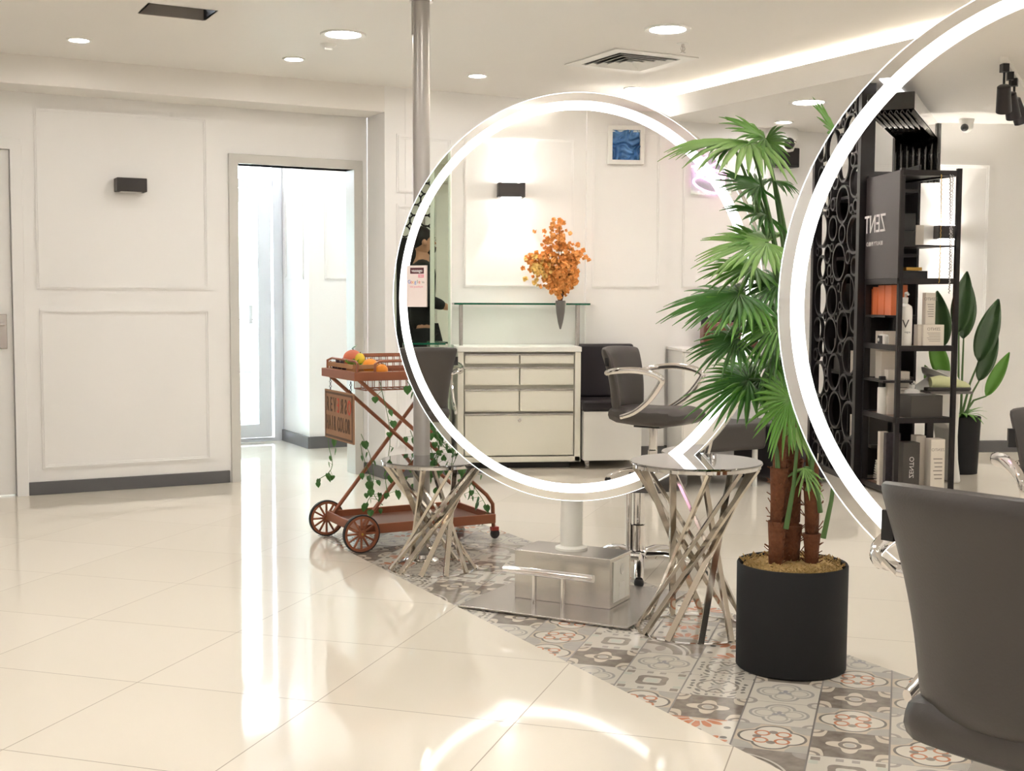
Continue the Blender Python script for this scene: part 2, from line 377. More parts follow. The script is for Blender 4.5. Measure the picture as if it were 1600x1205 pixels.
# mouldings: picture-frame panels; plane given by origin, right axis, normal
def panel(name, o, xd, nd, x0, x1, z0, z1, w=.03, d=.012):
    mb = MB(); o = V(o); xd = V(xd); nd = V(nd)
    mt = Matrix((xd, V((0,0,1)), nd)).transposed().to_4x4(); mt.translation = o
    for a, t, h in ((0,w*.35,d*.6),(w*.35,w*.3,d),(w*.65,w*.35,d*.45)): mb.fr(x0+a,x1-a,z0+a,z1-a,t,-.002,h,mt)
    return struct(mb, name, M['trim'])
panel('trim_1', (0,YL,0), (1,0,0), (0,-1,0), 1.0,2.01,1.205,2.262)
panel('trim_2', (0,YL,0), (1,0,0), (0,-1,0), 1.01,2.01,.145,1.092)
panel('trim_3', (0,YB,0), (1,0,0), (0,-1,0), 3.13,3.52,1.83,2.2)
panel('trim_4', (0,YB,0), (1,0,0), (0,-1,0), 3.13,3.52,.2,1.76)
panel('trim_5', (0,YB,0), (1,0,0), (0,-1,0), 3.62,4.12,.2,2.2)
panel('trim_6', (X0,0,0), (0,1,0), (1,0,0), 3.38,4.18,1.24,2.3)
panel('trim_7', (X0+.05,0,0), (0,1,0), (1,0,0), 2.77,3.27,1.24,2.36)
panel('trim_8', (X0,0,0), (0,1,0), (1,0,0), 1.9,2.6,1.24,2.3)
panel('trim_9', (XW,0,0), (0,1,0), (1,0,0), -1.02,.2,.17,2.2,.04)
panel('trim_10', (XW,0,0), (0,1,0), (1,0,0), .32,1.2,1.15,2.2,.04)
panel('trim_11', (0,9.29,0), (1,0,0), (0,-1,0), 3.28,3.55,1.3,2.3)
panel('trim_12', (3.15,0,0), (0,1,0), (-1,0,0), 9.4,9.85,1.3,2.3)
# doorway frame
XZ = Matrix(((1,0,0,0),(0,0,1,0),(0,1,0,0),(0,0,0,1)))
struct(MB().fr(2.13,3.012,-.07,2.05,.06,YL-.018,YL+.14,XZ), 'trim_doorway', M['frame'], bevel=.004)
# left door (edge of it in view)
wallbox('wall_behind_door', [((-.4,YL+.3,-.1),(.89,YL+.35,2.6))])
struct(MB().fr(-.165,.93,-.07,2.065,.065,YL-.02,YL+.1,XZ), 'trim_left_door', M['trim'], bevel=.004)
d = struct(MB().box((-.1,YL+.01,.01),(.865,YL+.05,2.0)).box((0,YL,.2),(.76,YL+.01,.95)).box((0,YL,1.1),(.76,YL+.01,1.85)), 'door_1', M['trim'], bevel=.003)
MB().box((.79,YL-.006,.86),(.832,YL+.01,1.06)).build('lock_plate', M['alu'], d, bevel=.004)
MB().tube([(.811,YL,1.0),(.811,YL-.05,1.0),(.72,YL-.05,1.0)], .009).box((.806,YL-.009,.9),(.816,YL-.005,.925)).build('door_handle', M['alu'], d)
# PVC glazed door at the end of the vestibule
d = struct(MB().fr(2.1,3.149,-.05,2.42,.08,9.92,9.99,XZ).box((2.181,9.925,2.03),(3.069,9.985,2.1)), 'door_2', M['pvc'], bevel=.005)
mb = MB().fr(2.2,3.045,.035,2.02,.108,9.9,9.96,XZ)
s_ = mb.build('door_sash', M['pvc'], d, bevel=.006)
MB().box((2.3,9.925,.14),(2.93,9.935,1.9)).build('pane', M['glass'], s_)
mb = MB()
for z in (.56,.98,1.4): mb.box((2.3,9.915,z),(2.93,9.925,z+.008))
mb.build('glazing_bar', M['pvc'], s_)
MB().box((2.85,9.86,.95),(2.88,9.9,1.1)).build('door_handle', M['pvc'], s_)
struct(MB().box((-2,10.1,-.06),(8,16,-.02)), 'floor_outside', mat('outdoor_paving',(190,196,205),.7))
struct(MB().box((2.2,10.9,-.02),(3.9,11.1,.06)), 'trim_kerb', mat('outdoor_kerb',(120,132,150),.7))
struct(MB().box((-1,13.5,-.02),(7,13.7,9)), 'wall_outside', mat('outdoor_facade',(240,242,246),.7))
pl = bpy.data.lights.new('door_portal', 'AREA'); pl.shape = 'RECTANGLE'; pl.size = .9; pl.size_y = 2.3; pl.cycles.is_portal = True
po = bpy.data.objects.new('door_portal', pl); col.objects.link(po); po.location = (2.62,10.02,1.15); po.rotation_euler = (radians(-90),0,0)
# ------------------------------------------------------------------ ceiling lamps
def downlight(x, y, z, r_, label, group=None, first=[None, None]):
    i = 0 if r_ > .08 else 1
    if first[i]: return dup(first[i], (x,y,z), 0, label, group)
    t = thing('ceiling_downlight', (x,y,z), label, 'ceiling light', 0, group)
    MB().lathe([(r_*.86,-.001),(r_*.9,-.006),(r_*1.12,-.008),(r_*1.16,-.003),(r_*1.16,.004),(r_*.86,.004)], 40, closed=True).build('trim_ring', M['white'], t)
    MB().lathe([(1e-5,-.004),(r_*.86,-.003),(r_*.86,.003)], 40).build('diffuser', M['lamp'], t)
    first[i] = t; return t
downlight(2.27,6.13,ZC,.1,'large round ceiling downlight left of the grey pole')
downlight(3.63,5.24,ZC,.1,'large round ceiling downlight beside the sprinkler')
downlight(5.0,5.78,ZU,.1,'large round downlight in the lower ceiling above the palm')
downlight(1.12,6.93,ZC,.055,'small round downlight above the panelled wall, leftmost of its row')
downlight(2.26,6.89,ZC,.055,'small round downlight above the doorway')
downlight(3.39,6.87,ZC,.055,'small round downlight just right of the grey pole')
downlight(4.45,6.79,ZC,.055,'small round downlight beside the lit ceiling cove')
downlight(5.42,6.5,ZU,.055,'small round downlight in the lower ceiling beside the security camera')
G_ = 'added unseen fill downlights over the rest of the room'
for x, y in ((.5,4.6),(-1.0,5.4),(1.9,3.9),(-.9,3.7),(.4,2.6),(-.9,1.9),(1.8,1.6),(3.6,2.4),(.4,.2),(-1.2,-1.4),(2.6,-1.2),(-3.6,1.15),(-2.6,1.3),(-1.0,-2.4),(-2.4,-2.7),(.6,-2.6),(3.7,.4)):  # unseen downlights added to brighten the room and its mirrored ceiling
    downlight(x, y, ZC, .1, 'added round fill light in the unseen part of the room behind the camera', G_)
for x, y in ((3.7,8.7),(2.6,8.9)):  # lamps added out of sight to brighten the hallway walls
    downlight(x, y, 2.599, .1, 'added round fill light in the little hallway behind the doorway', 'added hallway fill lights hidden by the doorway head')
for x, y in ((5.6,3.6),(5.6,1.4),(5.6,-1)):  # more unseen fill lamps, added under the lower ceiling
    downlight(x, y, ZU, .1, 'added round fill light in the lower ceiling out of view', G_+' on the lower ceiling')
o = MB().box((XC+.05,Y0,2.34),(XC+.075,YB-.02,2.352)).build('cove_strip_light', M['strip']); tag(o, 'long white light strip hidden in the ceiling cove', 'cove light')
# grille
t = thing('air_grille', (3.93,6.03,ZC), 'square louvred white air grille in the ceiling', 'air vent', hdg(0))
mb = MB()
for (a0,a1) in ((.27,.2),): 
    mb.fr(-.27,.27,-.27,.27,.07,-.008,-.0005)
mb.build('grille_frame', M['white'], t, bevel=.002)
for k in range(4):
    r_ = .185-k*.045; mb = MB()
    for s_ in range(4):
        mt = Matrix.Rotation(s_*pi/2, 4, 'Z')
        mb.add([mt @ V(p) for p in ((-r_,-r_,-.014),(r_,-r_,-.014),(r_-.03,-r_+.03,.0),(-r_+.03,-r_+.03,.0),(-r_,-r_,-.011),(r_,-r_,-.011),(r_-.03,-r_+.03,.003),(-r_+.03,-r_+.03,.003))], [(0,1,2,3),(7,6,5,4),(0,4,5,1),(3,2,6,7)])
    mb.build('louvre', M['white'], t)
MB().box((-.2,-.2,-.002),(.2,.2,-.0005)).build('dark_backing', M['black'], t)
# sprinkler, smoke detector
t = thing('sprinkler', (3.9,5.49,ZC), 'small chrome sprinkler head beside a large downlight', 'sprinkler')
MB().lathe([(1e-5,-.002),(.032,-.004),(.034,0)], 24).build('plate', M['white'], t)
MB().lathe([(.008,-.004),(.008,-.02),(.004,-.022),(.004,-.045),(.015,-.047),(.015,-.05),(1e-5,-.05)], 16).tube([(.008,0,-.01),(.014,0,-.03),(.004,0,-.046)], .002, 6).tube([(-.008,0,-.01),(-.014,0,-.03),(-.004,0,-.046)], .002, 6).build('head', M['chrome'], t)
t = thing('smoke_detector', (2.29,6.41,ZC), 'small white detector on the ceiling beside a large downlight', 'detector')
MB().lathe([(1e-5,-.02),(.03,-.02),(.042,-.006),(.045,0)], 24).build('body', M['white'], t)
MB().box((-.02,-.006,-.03),(.02,.006,-.019)).build('sensor', M['sock'], t)
# ------------------------------------------------------------------ grey pole
t = thing('floor_to_ceiling_pole', (2.235,5.075,0), 'grey metal pole running from floor to ceiling behind the low round table', 'pole')
MB().cyl((0,0,.0), .037, ZC).build('pole', M['post'], t)
MB().lathe([(.037,.0),(.075,.0),(.078,.008),(.07,.016),(.055,.02),(.052,.035),(.037,.04)], 32).build('bottom_flange', M['chrome'], t)
mb = MB().lathe([(.037,ZC-.06),(.05,ZC-.058),(.055,ZC-.03),(.08,ZC-.022),(.082,ZC)], 32)
for k in range(4): a = k*pi/2+.5; mb.ball((.062*cos(a),.062*sin(a),ZC-.03), .01, 6)
mb.build('top_flange', M['chrome'], t)
MB().box((-.042,-.01,ZC-.2),(-.036,.01,ZC-.06)).build('weld_plate', M['post'], t)
# ------------------------------------------------------------------ sconces
def sconce(loc, rot, w, h, label, lit, name='wall_sconce'):
    t = thing(name, loc, label, 'wall light', rot)
    MB().box((-w/2,-.1,-h/2),(w/2,-.0,h/2)).build('body', M['sconce'], t, bevel=.004)
    for s_, n in ((1,'up'),(-1,'down')):
        MB().box((-w*.35,-.085,s_*(h/2+.001)-.001),(w*.35,-.03,s_*(h/2+.001)+.001)).build('lens', M['lamp'] if lit else M['sock'], t)
        if lit:
            L = bpy.data.lights.new('beam', 'SPOT'); L.energy = 9; L.spot_size = radians(74); L.spot_blend = .35; L.color = (1,.95,.88); L.shadow_soft_size = .012
            lo = bpy.data.objects.new('beam_light', L); col.objects.link(lo); lo.parent = t; lo.location = (0,-.05,s_*(h/2+.006)); lo.rotation_euler = (pi if s_ > 0 else 0, 0, 0)
    return t
sconce((1.53,YL,1.823), 0, .174, .08, 'black unlit box sconce on the panelled wall left of the doorway', False)
sconce((X0,3.85,1.92), pi/2, .19, .1, 'lit black box sconce above the white drawer cabinet', True)
sconce((XW,-.66,1.67), pi/2, .17, .1, 'lit black box sconce on the wall behind the tall black product shelf', True)
# ------------------------------------------------------------------ round mirrors on stands
EDGE = emat('edge_glow', (.85,.95,1), .6)
def station(name, cx, cy, cz, head, label, plate_at=None):
    # local frame: +Y = away from viewer side (mirror normal = -Y faces the viewer)
    t = thing(name, (cx,cy,0), label, 'salon mirror', hdg(head))
    R_ = .77; T = .05
    mt = Matrix.Translation((0,0,cz)) @ Matrix.Rotation(pi/2, 4, 'X')   # disc axis z -> local -Y
    mb = MB(); n = 128
    mb.lathe([(R_-.001,-T),(R_-.001,0)], n, mtx=mt); mb.f = [f for f in mb.f if len(f) == 4]; mb.sm = mb.sm[:len(mb.f)]
    mb.build('rim', M['rim'], t)
    for s_, nm in ((0,'mirror_disc'),(1,'rear_mirror_disc')):
        z = .0 if s_ == 0 else -T-.004
        MB().lathe([(1e-5,z),(R_,z),(R_,z+.004),(1e-5,z+.004)], n, mtx=mt).build(nm, M['mirror'], t)
        zf = .0045 if s_ == 0 else -T-.0065
        MB().lathe([(R_-.066,zf),(R_-.032,zf),(R_-.032,zf+.002),(R_-.066,zf+.002)], n, mtx=mt, closed=True).build('led_ring', M['led'], t)
        MB().lathe([(R_-.0022,zf),(R_-.0004,zf),(R_-.0004,zf+.001),(R_-.0022,zf+.001)], n, mtx=mt, closed=True).build('lit_edge', EDGE, t)
    return t
m1 = station('round_led_mirror', 2.416, 4.143, 1.162, 55.5, 'round LED-ringed mirror on a stainless base, reflecting the white drawer cabinet')
m2 = station('round_led_mirror', 2.486, 1.838, 1.150, 56.5, 'large round LED-ringed mirror at the right edge, reflecting the black product shelf')
for t in (m1, m2):
    # base: local x to the right seen from the viewer side; box slightly right of the column
    px, py = (.05, .025) 
    MB().lathe([(.062,.20),(.062,.208),(.05,.212),(.043,.216),(.042,.41)], 32, (.016,.04,0)).build('column', M['sock'], t)
    MB().box((-.172,-.073,.012),(.228,.126,.2)).build('steel_box', M['steel'], t, bevel=.003)
    mb = MB().box((.228,-.05,.03),(.232,.1,.185)).build('socket_panel', M['sock'], t, bevel=.001)
    MB().box((.232,.0,.035),(.235,.05,.1)).build('switch', M['white'], t)
    MB().lathe([(.014,0),(.018,.003),(.02,.003),(.02,0)], 20, mtx=Matrix.Translation((.232,.03,.145)) @ Matrix.Rotation(pi/2,4,'Y')).build('socket', M['white'], t)
    MB().box((-.305,-.28,.004),(.385,.34,.012)).box((-.3,-.25,0),(.28,.28,.004)).build('base_plate', M['steel'], t, bevel=.002)
    for sg in (-1, 1):
        yb = -.2 if sg < 0 else .25
        MB().tube([(-.15,yb,.15),(.216,yb,.15)], .0145, 16).build('foot_rail', M['chrome'], t)
        for x in (-.024,.094): MB().cyl((x,yb,.012), .009, .135, 16).build('rail_post', M['chrome'], t)
# ------------------------------------------------------------------ twisted-bar side tables
def side_table(x, y, h, rt, rb, rot, label):
    t = thing('side_table', (x,y,0), label, 'side table', rot)
    MB().lathe([(1e-5,h-.008),(rt,h-.008),(rt+.002,h-.004),(rt,h),(1e-5,h)], 64).build('glass_top', M['tglass'], t)
    MB().lathe([(rt-.02,h-.02),(rt-.004,h-.02),(rt-.004,h-.008),(rt-.02,h-.008)], 64, closed=True).build('top_ring', M['chrome'], t)
    MB().lathe([(rb-.008,0),(rb+.008,0),(rb+.008,.006),(rb-.008,.006)], 64, closed=True).build('bottom_ring', M['chrome'], t)
    n = 11
    for k in range(n):
        a = 2*pi*k/n; tw = radians(136)
        p0 = V((rb*cos(a), rb*sin(a), .004)); p1 = V(((rt-.014)*cos(a+tw), (rt-.014)*sin(a+tw), h-.018))
        MB().bar(p0, p1, .022, .012, ((p0+p1)/2).normalized()+V((0,0,.01))).build('leg', M['bar'], t, bevel=.001)
    return t
side_table(2.617,3.572,.60,.228,.20,.2,'round glass side table with crossed steel bars, beside the big potted palm')
side_table(2.215,4.905,.475,.222,.185,0,'lower round glass side table with crossed steel bars, in front of the drinks trolley')
# ------------------------------------------------------------------ salon chairs (local: faces +Y)
def arm_path(sx):
    return [(sx*.165,-.2,.685),(sx*.25,-.205,.695),(sx*.292,-.12,.715),(sx*.3,.02,.725),(sx*.298,.14,.71),(sx*.295,.2,.68),(sx*.29,.19,.64),(sx*.28,.11,.54),(sx*.265,.0,.46),(sx*.25,-.1,.425)]
def salon_chair(loc, head, label, m='leather', zs=1):
    t = thing('salon_chair', loc, label, 'salon chair', hdg(head))
    L_ = M[m]
    def bk(u, v):   # u across 0..1, v up 0..1
        wd = (.175+.055*v**1.3); x = (u*2-1)*wd; z = .445+.415*v-.012*(u*2-1)**2*v
        y = -.235-.07*v+.07*(u*2-1)**2 + .02*sin(v*pi)
        return x, y, z
    N1, N2 = 14, 12; vs = []; fs = []
    for side in (0, 1):
        for i in range(N1+1):
            for j in range(N2+1):
                x, y, z = bk(i/N1, j/N2); e = min(1, min(i, N1-i)/1.2+.25)*min(1, min(j, N2-j)/1.2+.25)
                th_ = .032*e**.5 if e < 1 else .032
                vs.append((x, y+(th_ if side else -th_), z))
    K = (N1+1)*(N2+1); ix = lambda s_, i, j: s_*K+i*(N2+1)+j
    for i in range(N1):
        for j in range(N2):
            fs.append((ix(0,i,j),ix(0,i+1,j),ix(0,i+1,j+1),ix(0,i,j+1))); fs.append((ix(1,i,j),ix(1,i,j+1),ix(1,i+1,j+1),ix(1,i+1,j)))
    for i in range(N1): fs += [(ix(0,i,0),ix(1,i,0),ix(1,i+1,0),ix(0,i+1,0)), (ix(0,i,N2),ix(0,i+1,N2),ix(1,i+1,N2),ix(1,i,N2))]
    for j in range(N2): fs += [(ix(0,0,j),ix(0,0,j+1),ix(1,0,j+1),ix(1,0,j)), (ix(0,N1,j),ix(1,N1,j),ix(1,N1,j+1),ix(0,N1,j+1))]
    MB().add(vs, fs, True).build('backrest', L_, t, sub=1)
    MB().box((-.232,-.224,.738),(-.208,-.208,.792)).build('fabric_tag', M['black'], t)
    # seat cushion
    mb = MB(); prof = [(-.24,.365),(-.25,.43),(-.24,.475),(-.18,.485),(0,.475),(.16,.49),(.25,.485),(.3,.455),(.305,.42),(.27,.375),(.1,.36)]
    nx = 8; vs = []
    for i in range(nx+1):
        u = i/nx*2-1; e = sqrt(max(0,1-abs(u)**8))
        for y, z in prof: vs.append((u*.2, y*(.93+.07*e), .42+(z-.42)*(.55+.45*e)))
    k = len(prof); fs = [(i*k+j, i*k+(j+1)%k, (i+1)*k+(j+1)%k, (i+1)*k+j) for i in range(nx) for j in range(k)]+[tuple(range(k))[::-1], tuple(nx*k+j for j in range(k))]
    mb.add(vs, fs, True).build('seat', L_, t, sub=1)
    for sx in (-1, 1):
        pts = arm_path(sx); P_ = [V(p) for p in pts]; dense = []
        for i in range(len(P_)-1):
            p0, p1, p2, p3 = P_[max(i-1,0)], P_[i], P_[i+1], P_[min(i+2,len(P_)-1)]
            for s_ in range(4):
                q_ = s_/4; dense.append(.5*((2*p1)+(p2-p0)*q_+(2*p0-5*p1+4*p2-p3)*q_*q_+(3*p1-p0-3*p2+p3)*q_**3))
        dense.append(P_[-1])
        a_ = MB().tube(dense, [.014+.007*sin(pi*i/(len(dense)-1)) for i in range(len(dense))], 12, sx=1.0, sy=.62, upv=(1,0,0)).build('armrest', M['chrome'], t)
        mb = MB()
        for p in ((.25,-.08,.43),(.252,-.03,.45)): mb.lathe([(.006,0),(.006,.012),(1e-5,.012)], 10, mtx=Matrix.Translation((sx*p[0],p[1],p[2])) @ Matrix.Rotation(sx*pi/2,4,'Y'))
        mb.build('screw', M['alu'], a_)
    mb = MB()
    for x in (-.07,0,.07): mb.tube([(x,-.18,.44),(x,-.225,.48),(x,-.225,.55)], .012, 8)
    mb.build('back_bracket', M['chrome'], t)
    MB().lathe([(.03,.07),(.03,.2),(.024,.205),(.024,.36)], 24).tube([(.042,0,.09),(.042,0,.36)], .012, 10).build('column', M['chrome'], t)
    MB().box((-.09,-.09,.35),(.09,.09,.375)).build('seat_plate', M['black'], t)
    MB().lathe([(.045,.045),(.05,.06),(.045,.085),(.03,.095)], 24).build('hub', M['chrome'], t)
    for k in range(5):
        a = 2*pi*k/5+.3; dr = V((cos(a),sin(a),0))
        lg = MB().tube([dr*.03+V((0,0,.07)), dr*.12+V((0,0,.078)), dr*.2+V((0,0,.068)), dr*.26+V((0,0,.045)), dr*.29+V((0,0,.028))], [.026,.022,.02,.019,.016], 10, sy=.75).build('base_leg', M['chrome'], t)
        MB().lathe([(.018,0),(.021,.008),(.019,.022),(.015,.026)], 14, dr*.285).build('foot_pad', M['rubber'], lg)
    return t
ch = salon_chair((1.886,1.476,.0), 78, 'dark grey salon chair seen from behind at the right edge of the picture')
c2 = dup(ch, (2.981,4.473,0), hdg(212.2), 'salon chair behind the round mirror, its chrome star base showing')
c3 = dup(ch, (-.70,3.06,0), hdg(140), 'dark salon chair with looped chrome arms beside the white drawer cabinet')
c4 = dup(ch, (-1.02,4.56,0), hdg(-80), 'dark salon chair facing the angled wall mirror')
ch.location.z = 0
# ------------------------------------------------------------------ drinks trolley
rnd = random.Random(7)
TX0, TX1, TY0, TY1 = 2.035, 2.755, 5.37, 5.82
t = thing('serving_trolley', (2.4,5.6,0), 'copper-brown metal serving trolley on spoked wheels behind the grey pole', 'trolley')
def tl(x, y, z): return (x-2.4, y-5.6, z)
def tray(z0, z1, x0, x1):
    mb = MB()
    mb.fr(x0-2.4,x1-2.4,TY0-5.6,TY1-5.6,.012,z0,z1)
    return mb
tr = tray(.08,.125,TX0+.02,TX1).build('lower_tray', M['copper'], t, bevel=.003)
MB().box(tl(TX0+.03,TY0+.01,.082),tl(TX1-.01,TY1-.01,.094)).build('tray_floor', M['copperd'], tr)
tr = tray(.785,.825,TX0,TX1-.05).build('upper_tray', M['copper'], t, bevel=.003)
MB().box(tl(TX0+.01,TY0+.01,.787),tl(TX1-.06,TY1-.01,.8)).build('tray_floor', mat('stone_tray_insert',(216,206,196),.25,noise=.25,bscale=18), tr)
for y in (TY0+.03, TY1-.03):
    MB().tube([tl(TX0+.03,y,.79),tl(2.72,y,.215),tl(2.752,y,.17),tl(2.757,y,.05)], .0095, 8).build('frame_tube', M['copper'], t)
    MB().tube([tl(TX0+.03,y+.012,.09),tl(2.64,y+.012,.79)], .0095, 8).build('frame_tube', M['copper'], t)
for y in (TY0-.01, TY1+.01):
    w_ = MB()
    mt = Matrix.Translation(tl(2.06,y,.088)) @ Matrix.Rotation(pi/2,4,'X')
    w_.lathe([(.07,-.009),(.083,-.009),(.083,.009),(.07,.009)], 40, mtx=mt, closed=True)
    w_.lathe([(.018,-.014),(.018,.014)], 16, mtx=mt)
    for k in range(12):
        a = 2*pi*k/12; w_.bar(mt @ V((.014*cos(a),.014*sin(a),0)), mt @ V((.074*cos(a),.074*sin(a),0)), .009, .009, (0,1,0))
    wh = w_.build('spoked_wheel', M['copper'], t, bevel=.001)
    MB().lathe([(.082,-.01),(.088,-.008),(.088,.008),(.082,.01)], 40, mtx=mt, closed=True).build('tyre', M['rubber'], wh)
    MB().lathe([(.006,-.017),(.006,.017)], 10, mtx=mt).build('axle_bolt', M['gold'], wh)
for y in (TY0+.03, TY1-.03):
    cs = MB().lathe([(.02,-.008),(.024,-.004),(.024,.004),(.02,.008)], 20, mtx=Matrix.Translation(tl(2.765,y,.024)) @ Matrix.Rotation(pi/2,4,'X')).lathe([(1e-5,-.01),(.02,-.01),(.02,.01),(1e-5,.01)], 16, mtx=Matrix.Translation(tl(2.765,y,.024)) @ Matrix.Rotation(pi/2,4,'X')).build('caster', M['rubber'], t)
    MB().box(tl(2.745,y-.014,.04),tl(2.78,y+.014,.058)).build('caster_fork', mat('red_plastic',(170,60,48),.4), cs)
def rail(pts, r_=.006, nm='guard_rail'): return MB().tube([tl(*p) for p in pts], r_, 8).build(nm, M['copper'], t)
rail([(2.06,5.80,.82),(2.06,5.80,.862),(2.08,5.79,.872),(2.06,5.42,.872),(2.06,5.4,.862),(2.06,5.4,.82)])
rail([(2.14,5.385,.82),(2.14,5.385,.86),(2.16,5.385,.872),(2.66,5.385,.872),(2.68,5.385,.86),(2.68,5.385,.82)])
mb = MB()
x0, x1, y0_, y1_, z0, z1 = 2.2,2.62,5.66,5.81,.72,.885
for z in (z1, z1-.03, z1-.06, z0): mb.tube([tl(x0,y0_,z),tl(x1,y0_,z),tl(x1,y1_,z),tl(x0,y1_,z)], .0035 if z < z1 else .006, 6, closed=True)
for k in range(13):
    x = x0+(x1-x0)*k/12
    for y in (y0_, y1_): mb.tube([tl(x,y,z0),tl(x,y,z1)], .002, 5)
    mb.tube([tl(x,y0_,z0),tl(x,y1_,z0)], .002, 5)
mb.build('wire_basket', M['copper'], t)
# hanging sign
t = thing('hanging_sign', (2.022,5.53,.785), 'brown hair colour sign hanging from the end of the copper trolley', 'sign', pi/2)
# local: text faces -X world ; local x axis = world +Y after rot 90
MB().box((-.19,-.002,-.285),(.19,.006,-.055)).build('sign_board', M['signw'], t, bevel=.001)
mb = MB()
mb.fr(-.182,.182,-.277,-.063,.01,.0062,.0072,XZ)
mb.build('sign_border', M['signd'], t)
fm = lambda x, z: frame_mtx((x,.0075,z), (-1,0,0), (0,1,0))
for i, (s_, fl, k) in enumerate((('R',1,'signd'),('E',1,'signd'),('V',1,'signd'),('E',-1,'signr'),('R',-1,'signd'),('S',-1,'signd'),('O',1,'signr'))):
    text('sign_letter', s_, .095, M[k], t, fm(.145-.048*i, -.125) , .0006, xs=fl*.62, wide=.001)
for i, s_ in enumerate('HAIRCOLOR'):
    text('sign_letter', s_, .095, M['signd'], t, fm(.15-.034*i-(.014 if i > 3 else 0), -.212), .0006, xs=.45, wide=.001)
for x in (-.15,.12): 
    mb = MB()
    for k in range(5): mb.lathe([(.004,-.001),(.006,-.001),(.006,.001),(.004,.001)], 8, mtx=Matrix.Translation((x,.002,-.05+.011*k)) @ Matrix.Rotation(pi/2,4,'XY'[k%2]), closed=True)
    mb.build('chain', M['bmetal'], t)
# fruit crate and fruit
def top(x, y, z=.801): return (x, y, z)
t = thing('fruit_crate', top(2.13,5.6), 'small slatted wooden crate of fruit on the copper trolley', 'crate')
mb = MB()
for z in (.006,.035): mb.fr(-.08,.08,-.17,.17,.006,z,z+.02)
for x in (-.074,.066):
    for y in (-.1635,.1555): mb.box((x+(.0005 if x<0 else -.0005),y,.0055),(x+.008,y+.008,.06))
mb.box((-.08,-.17,0),(.08,.17,.005)); mb.build('slats', M['wood'], t, bevel=.001)
def fruit(name, x, y, z, r_, m_c, label, cat, leaf=False, sz=.92, group=None):
    t = thing(name, (x,y,z), label, cat, 0, group)
    MB().ball((0,0,r_*sz), r_, 14, sz).build('flesh', m_c, t)
    MB().tube([(0,0,r_*sz*1.9),(.003,0,r_*sz*2.15)], .0025, 6).build('stalk', M['twig'], t)
    if leaf: MB().grid(lambda u, v: V((.03*u-.005, (v-.5)*.018*sin(pi*min(1,u+.05)), r_*sz*2.1+.02*u)), 6, 2).build('leaf', M['ivy'], t, solid=.001)
    return t
peach = mat('peach_skin',(220,118,84),.5,noise=.2,bscale=10); orange_ = mat('orange_skin',(240,150,34),.45,bump=.2,bscale=120); lemon = mat('lemon_skin',(238,206,60),.4)
fruit('peach', 2.12,5.62,.835,.045,peach,'red and orange peach heaped on the fruit crate','peach',True)
fruit('orange', 2.15,5.47,.812,.038,orange_,'orange at the near end of the fruit crate','orange')
fruit('orange', 2.19,5.43,.802,.03,orange_,'smaller orange beside the crate on the trolley tray','orange')
fruit('lemon', 2.13,5.55,.845,.024,lemon,'yellow lemon tucked beside the peach','lemon',sz=1.25)
t = thing('grape_bunch', (2.1,5.71,.81), 'dark grapes at the far end of the fruit crate', 'grapes')
for k in range(22):
    MB().ball((rnd.uniform(-.03,.03), rnd.uniform(-.045,.045), .012+rnd.uniform(0,.045)), .0115, 8).build('grape', mat('dark_grape',(48,24,38),.3) if k == 0 else bpy.data.materials['dark_grape'], t)
t = thing('lettuce', (2.1,5.53,.82), 'curly green leaves beside the peach in the crate', 'lettuce')
mb = MB()
for k in range(16):
    a = rnd.uniform(0,6.28); r_ = rnd.uniform(.025,.05); tz = rnd.uniform(.01,.05); ph = rnd.uniform(0,6)
    mb.grid(lambda u, v, a=a, r_=r_, tz=tz, ph=ph: V((cos(a)*r_*u - sin(a)*(v-.5)*.04*u, sin(a)*r_*u + cos(a)*(v-.5)*.04*u, .01+tz*u+.006*sin(9*v+ph)*u)), 4, 6)
mb.build('leaves', mat('lettuce_green',(132,176,72),.5,noise=.2), t)
# ivy garland
t = thing('ivy_garland', (2.25,5.38,.79), 'trailing green ivy vine hung over the copper trolley', 'ivy')
def ivyleaf(mb, p, s_, yaw_, tilt):
    shp = [(0,0),(.5,.22),(.38,.6),(0,1.05),(-.38,.6),(-.5,.22)]
    mt = Matrix.Translation(p) @ Matrix.Rotation(yaw_,4,'Z') @ Matrix.Rotation(tilt,4,'X')
    ring = [mt @ V((x*s_*.95,0,-y*s_)) for x, y in [(0,.0),(.28,-.08),(.52,.2),(.42,.55),(0,1.0),(-.42,.55),(-.52,.2),(-.28,-.08)]]
    cc = mt @ V((0,-.12*s_,-.35*s_)); mb.add([cc]+ring, [(0,i+1,(i+1)%8+1) for i in range(8)])
iv = [((2.17,5.36,.78),(2.2,5.35,.25),10),((2.35,5.36,.78),(2.38,5.33,.3),12),((2.3,5.4,.78),(2.62,5.38,.35),16),((2.08,5.36,.5),(2.1,5.34,.2),7),((2.5,5.36,.6),(2.74,5.4,.1),13),((2.45,5.5,.78),(2.5,5.5,.25),16),((2.05,5.7,.52),(2.02,5.78,.28),8),((2.6,5.6,.78),(2.72,5.5,.3),12),((2.22,5.75,.5),(2.3,5.7,.15),9),((2.4,5.36,.7),(2.48,5.3,.45),10)]
iv += [((2.42,5.36,.62),(2.5,5.34,.36),12),((2.3,5.36,.55),(2.36,5.34,.3),9),((2.55,5.4,.55),(2.62,5.38,.2),12)]
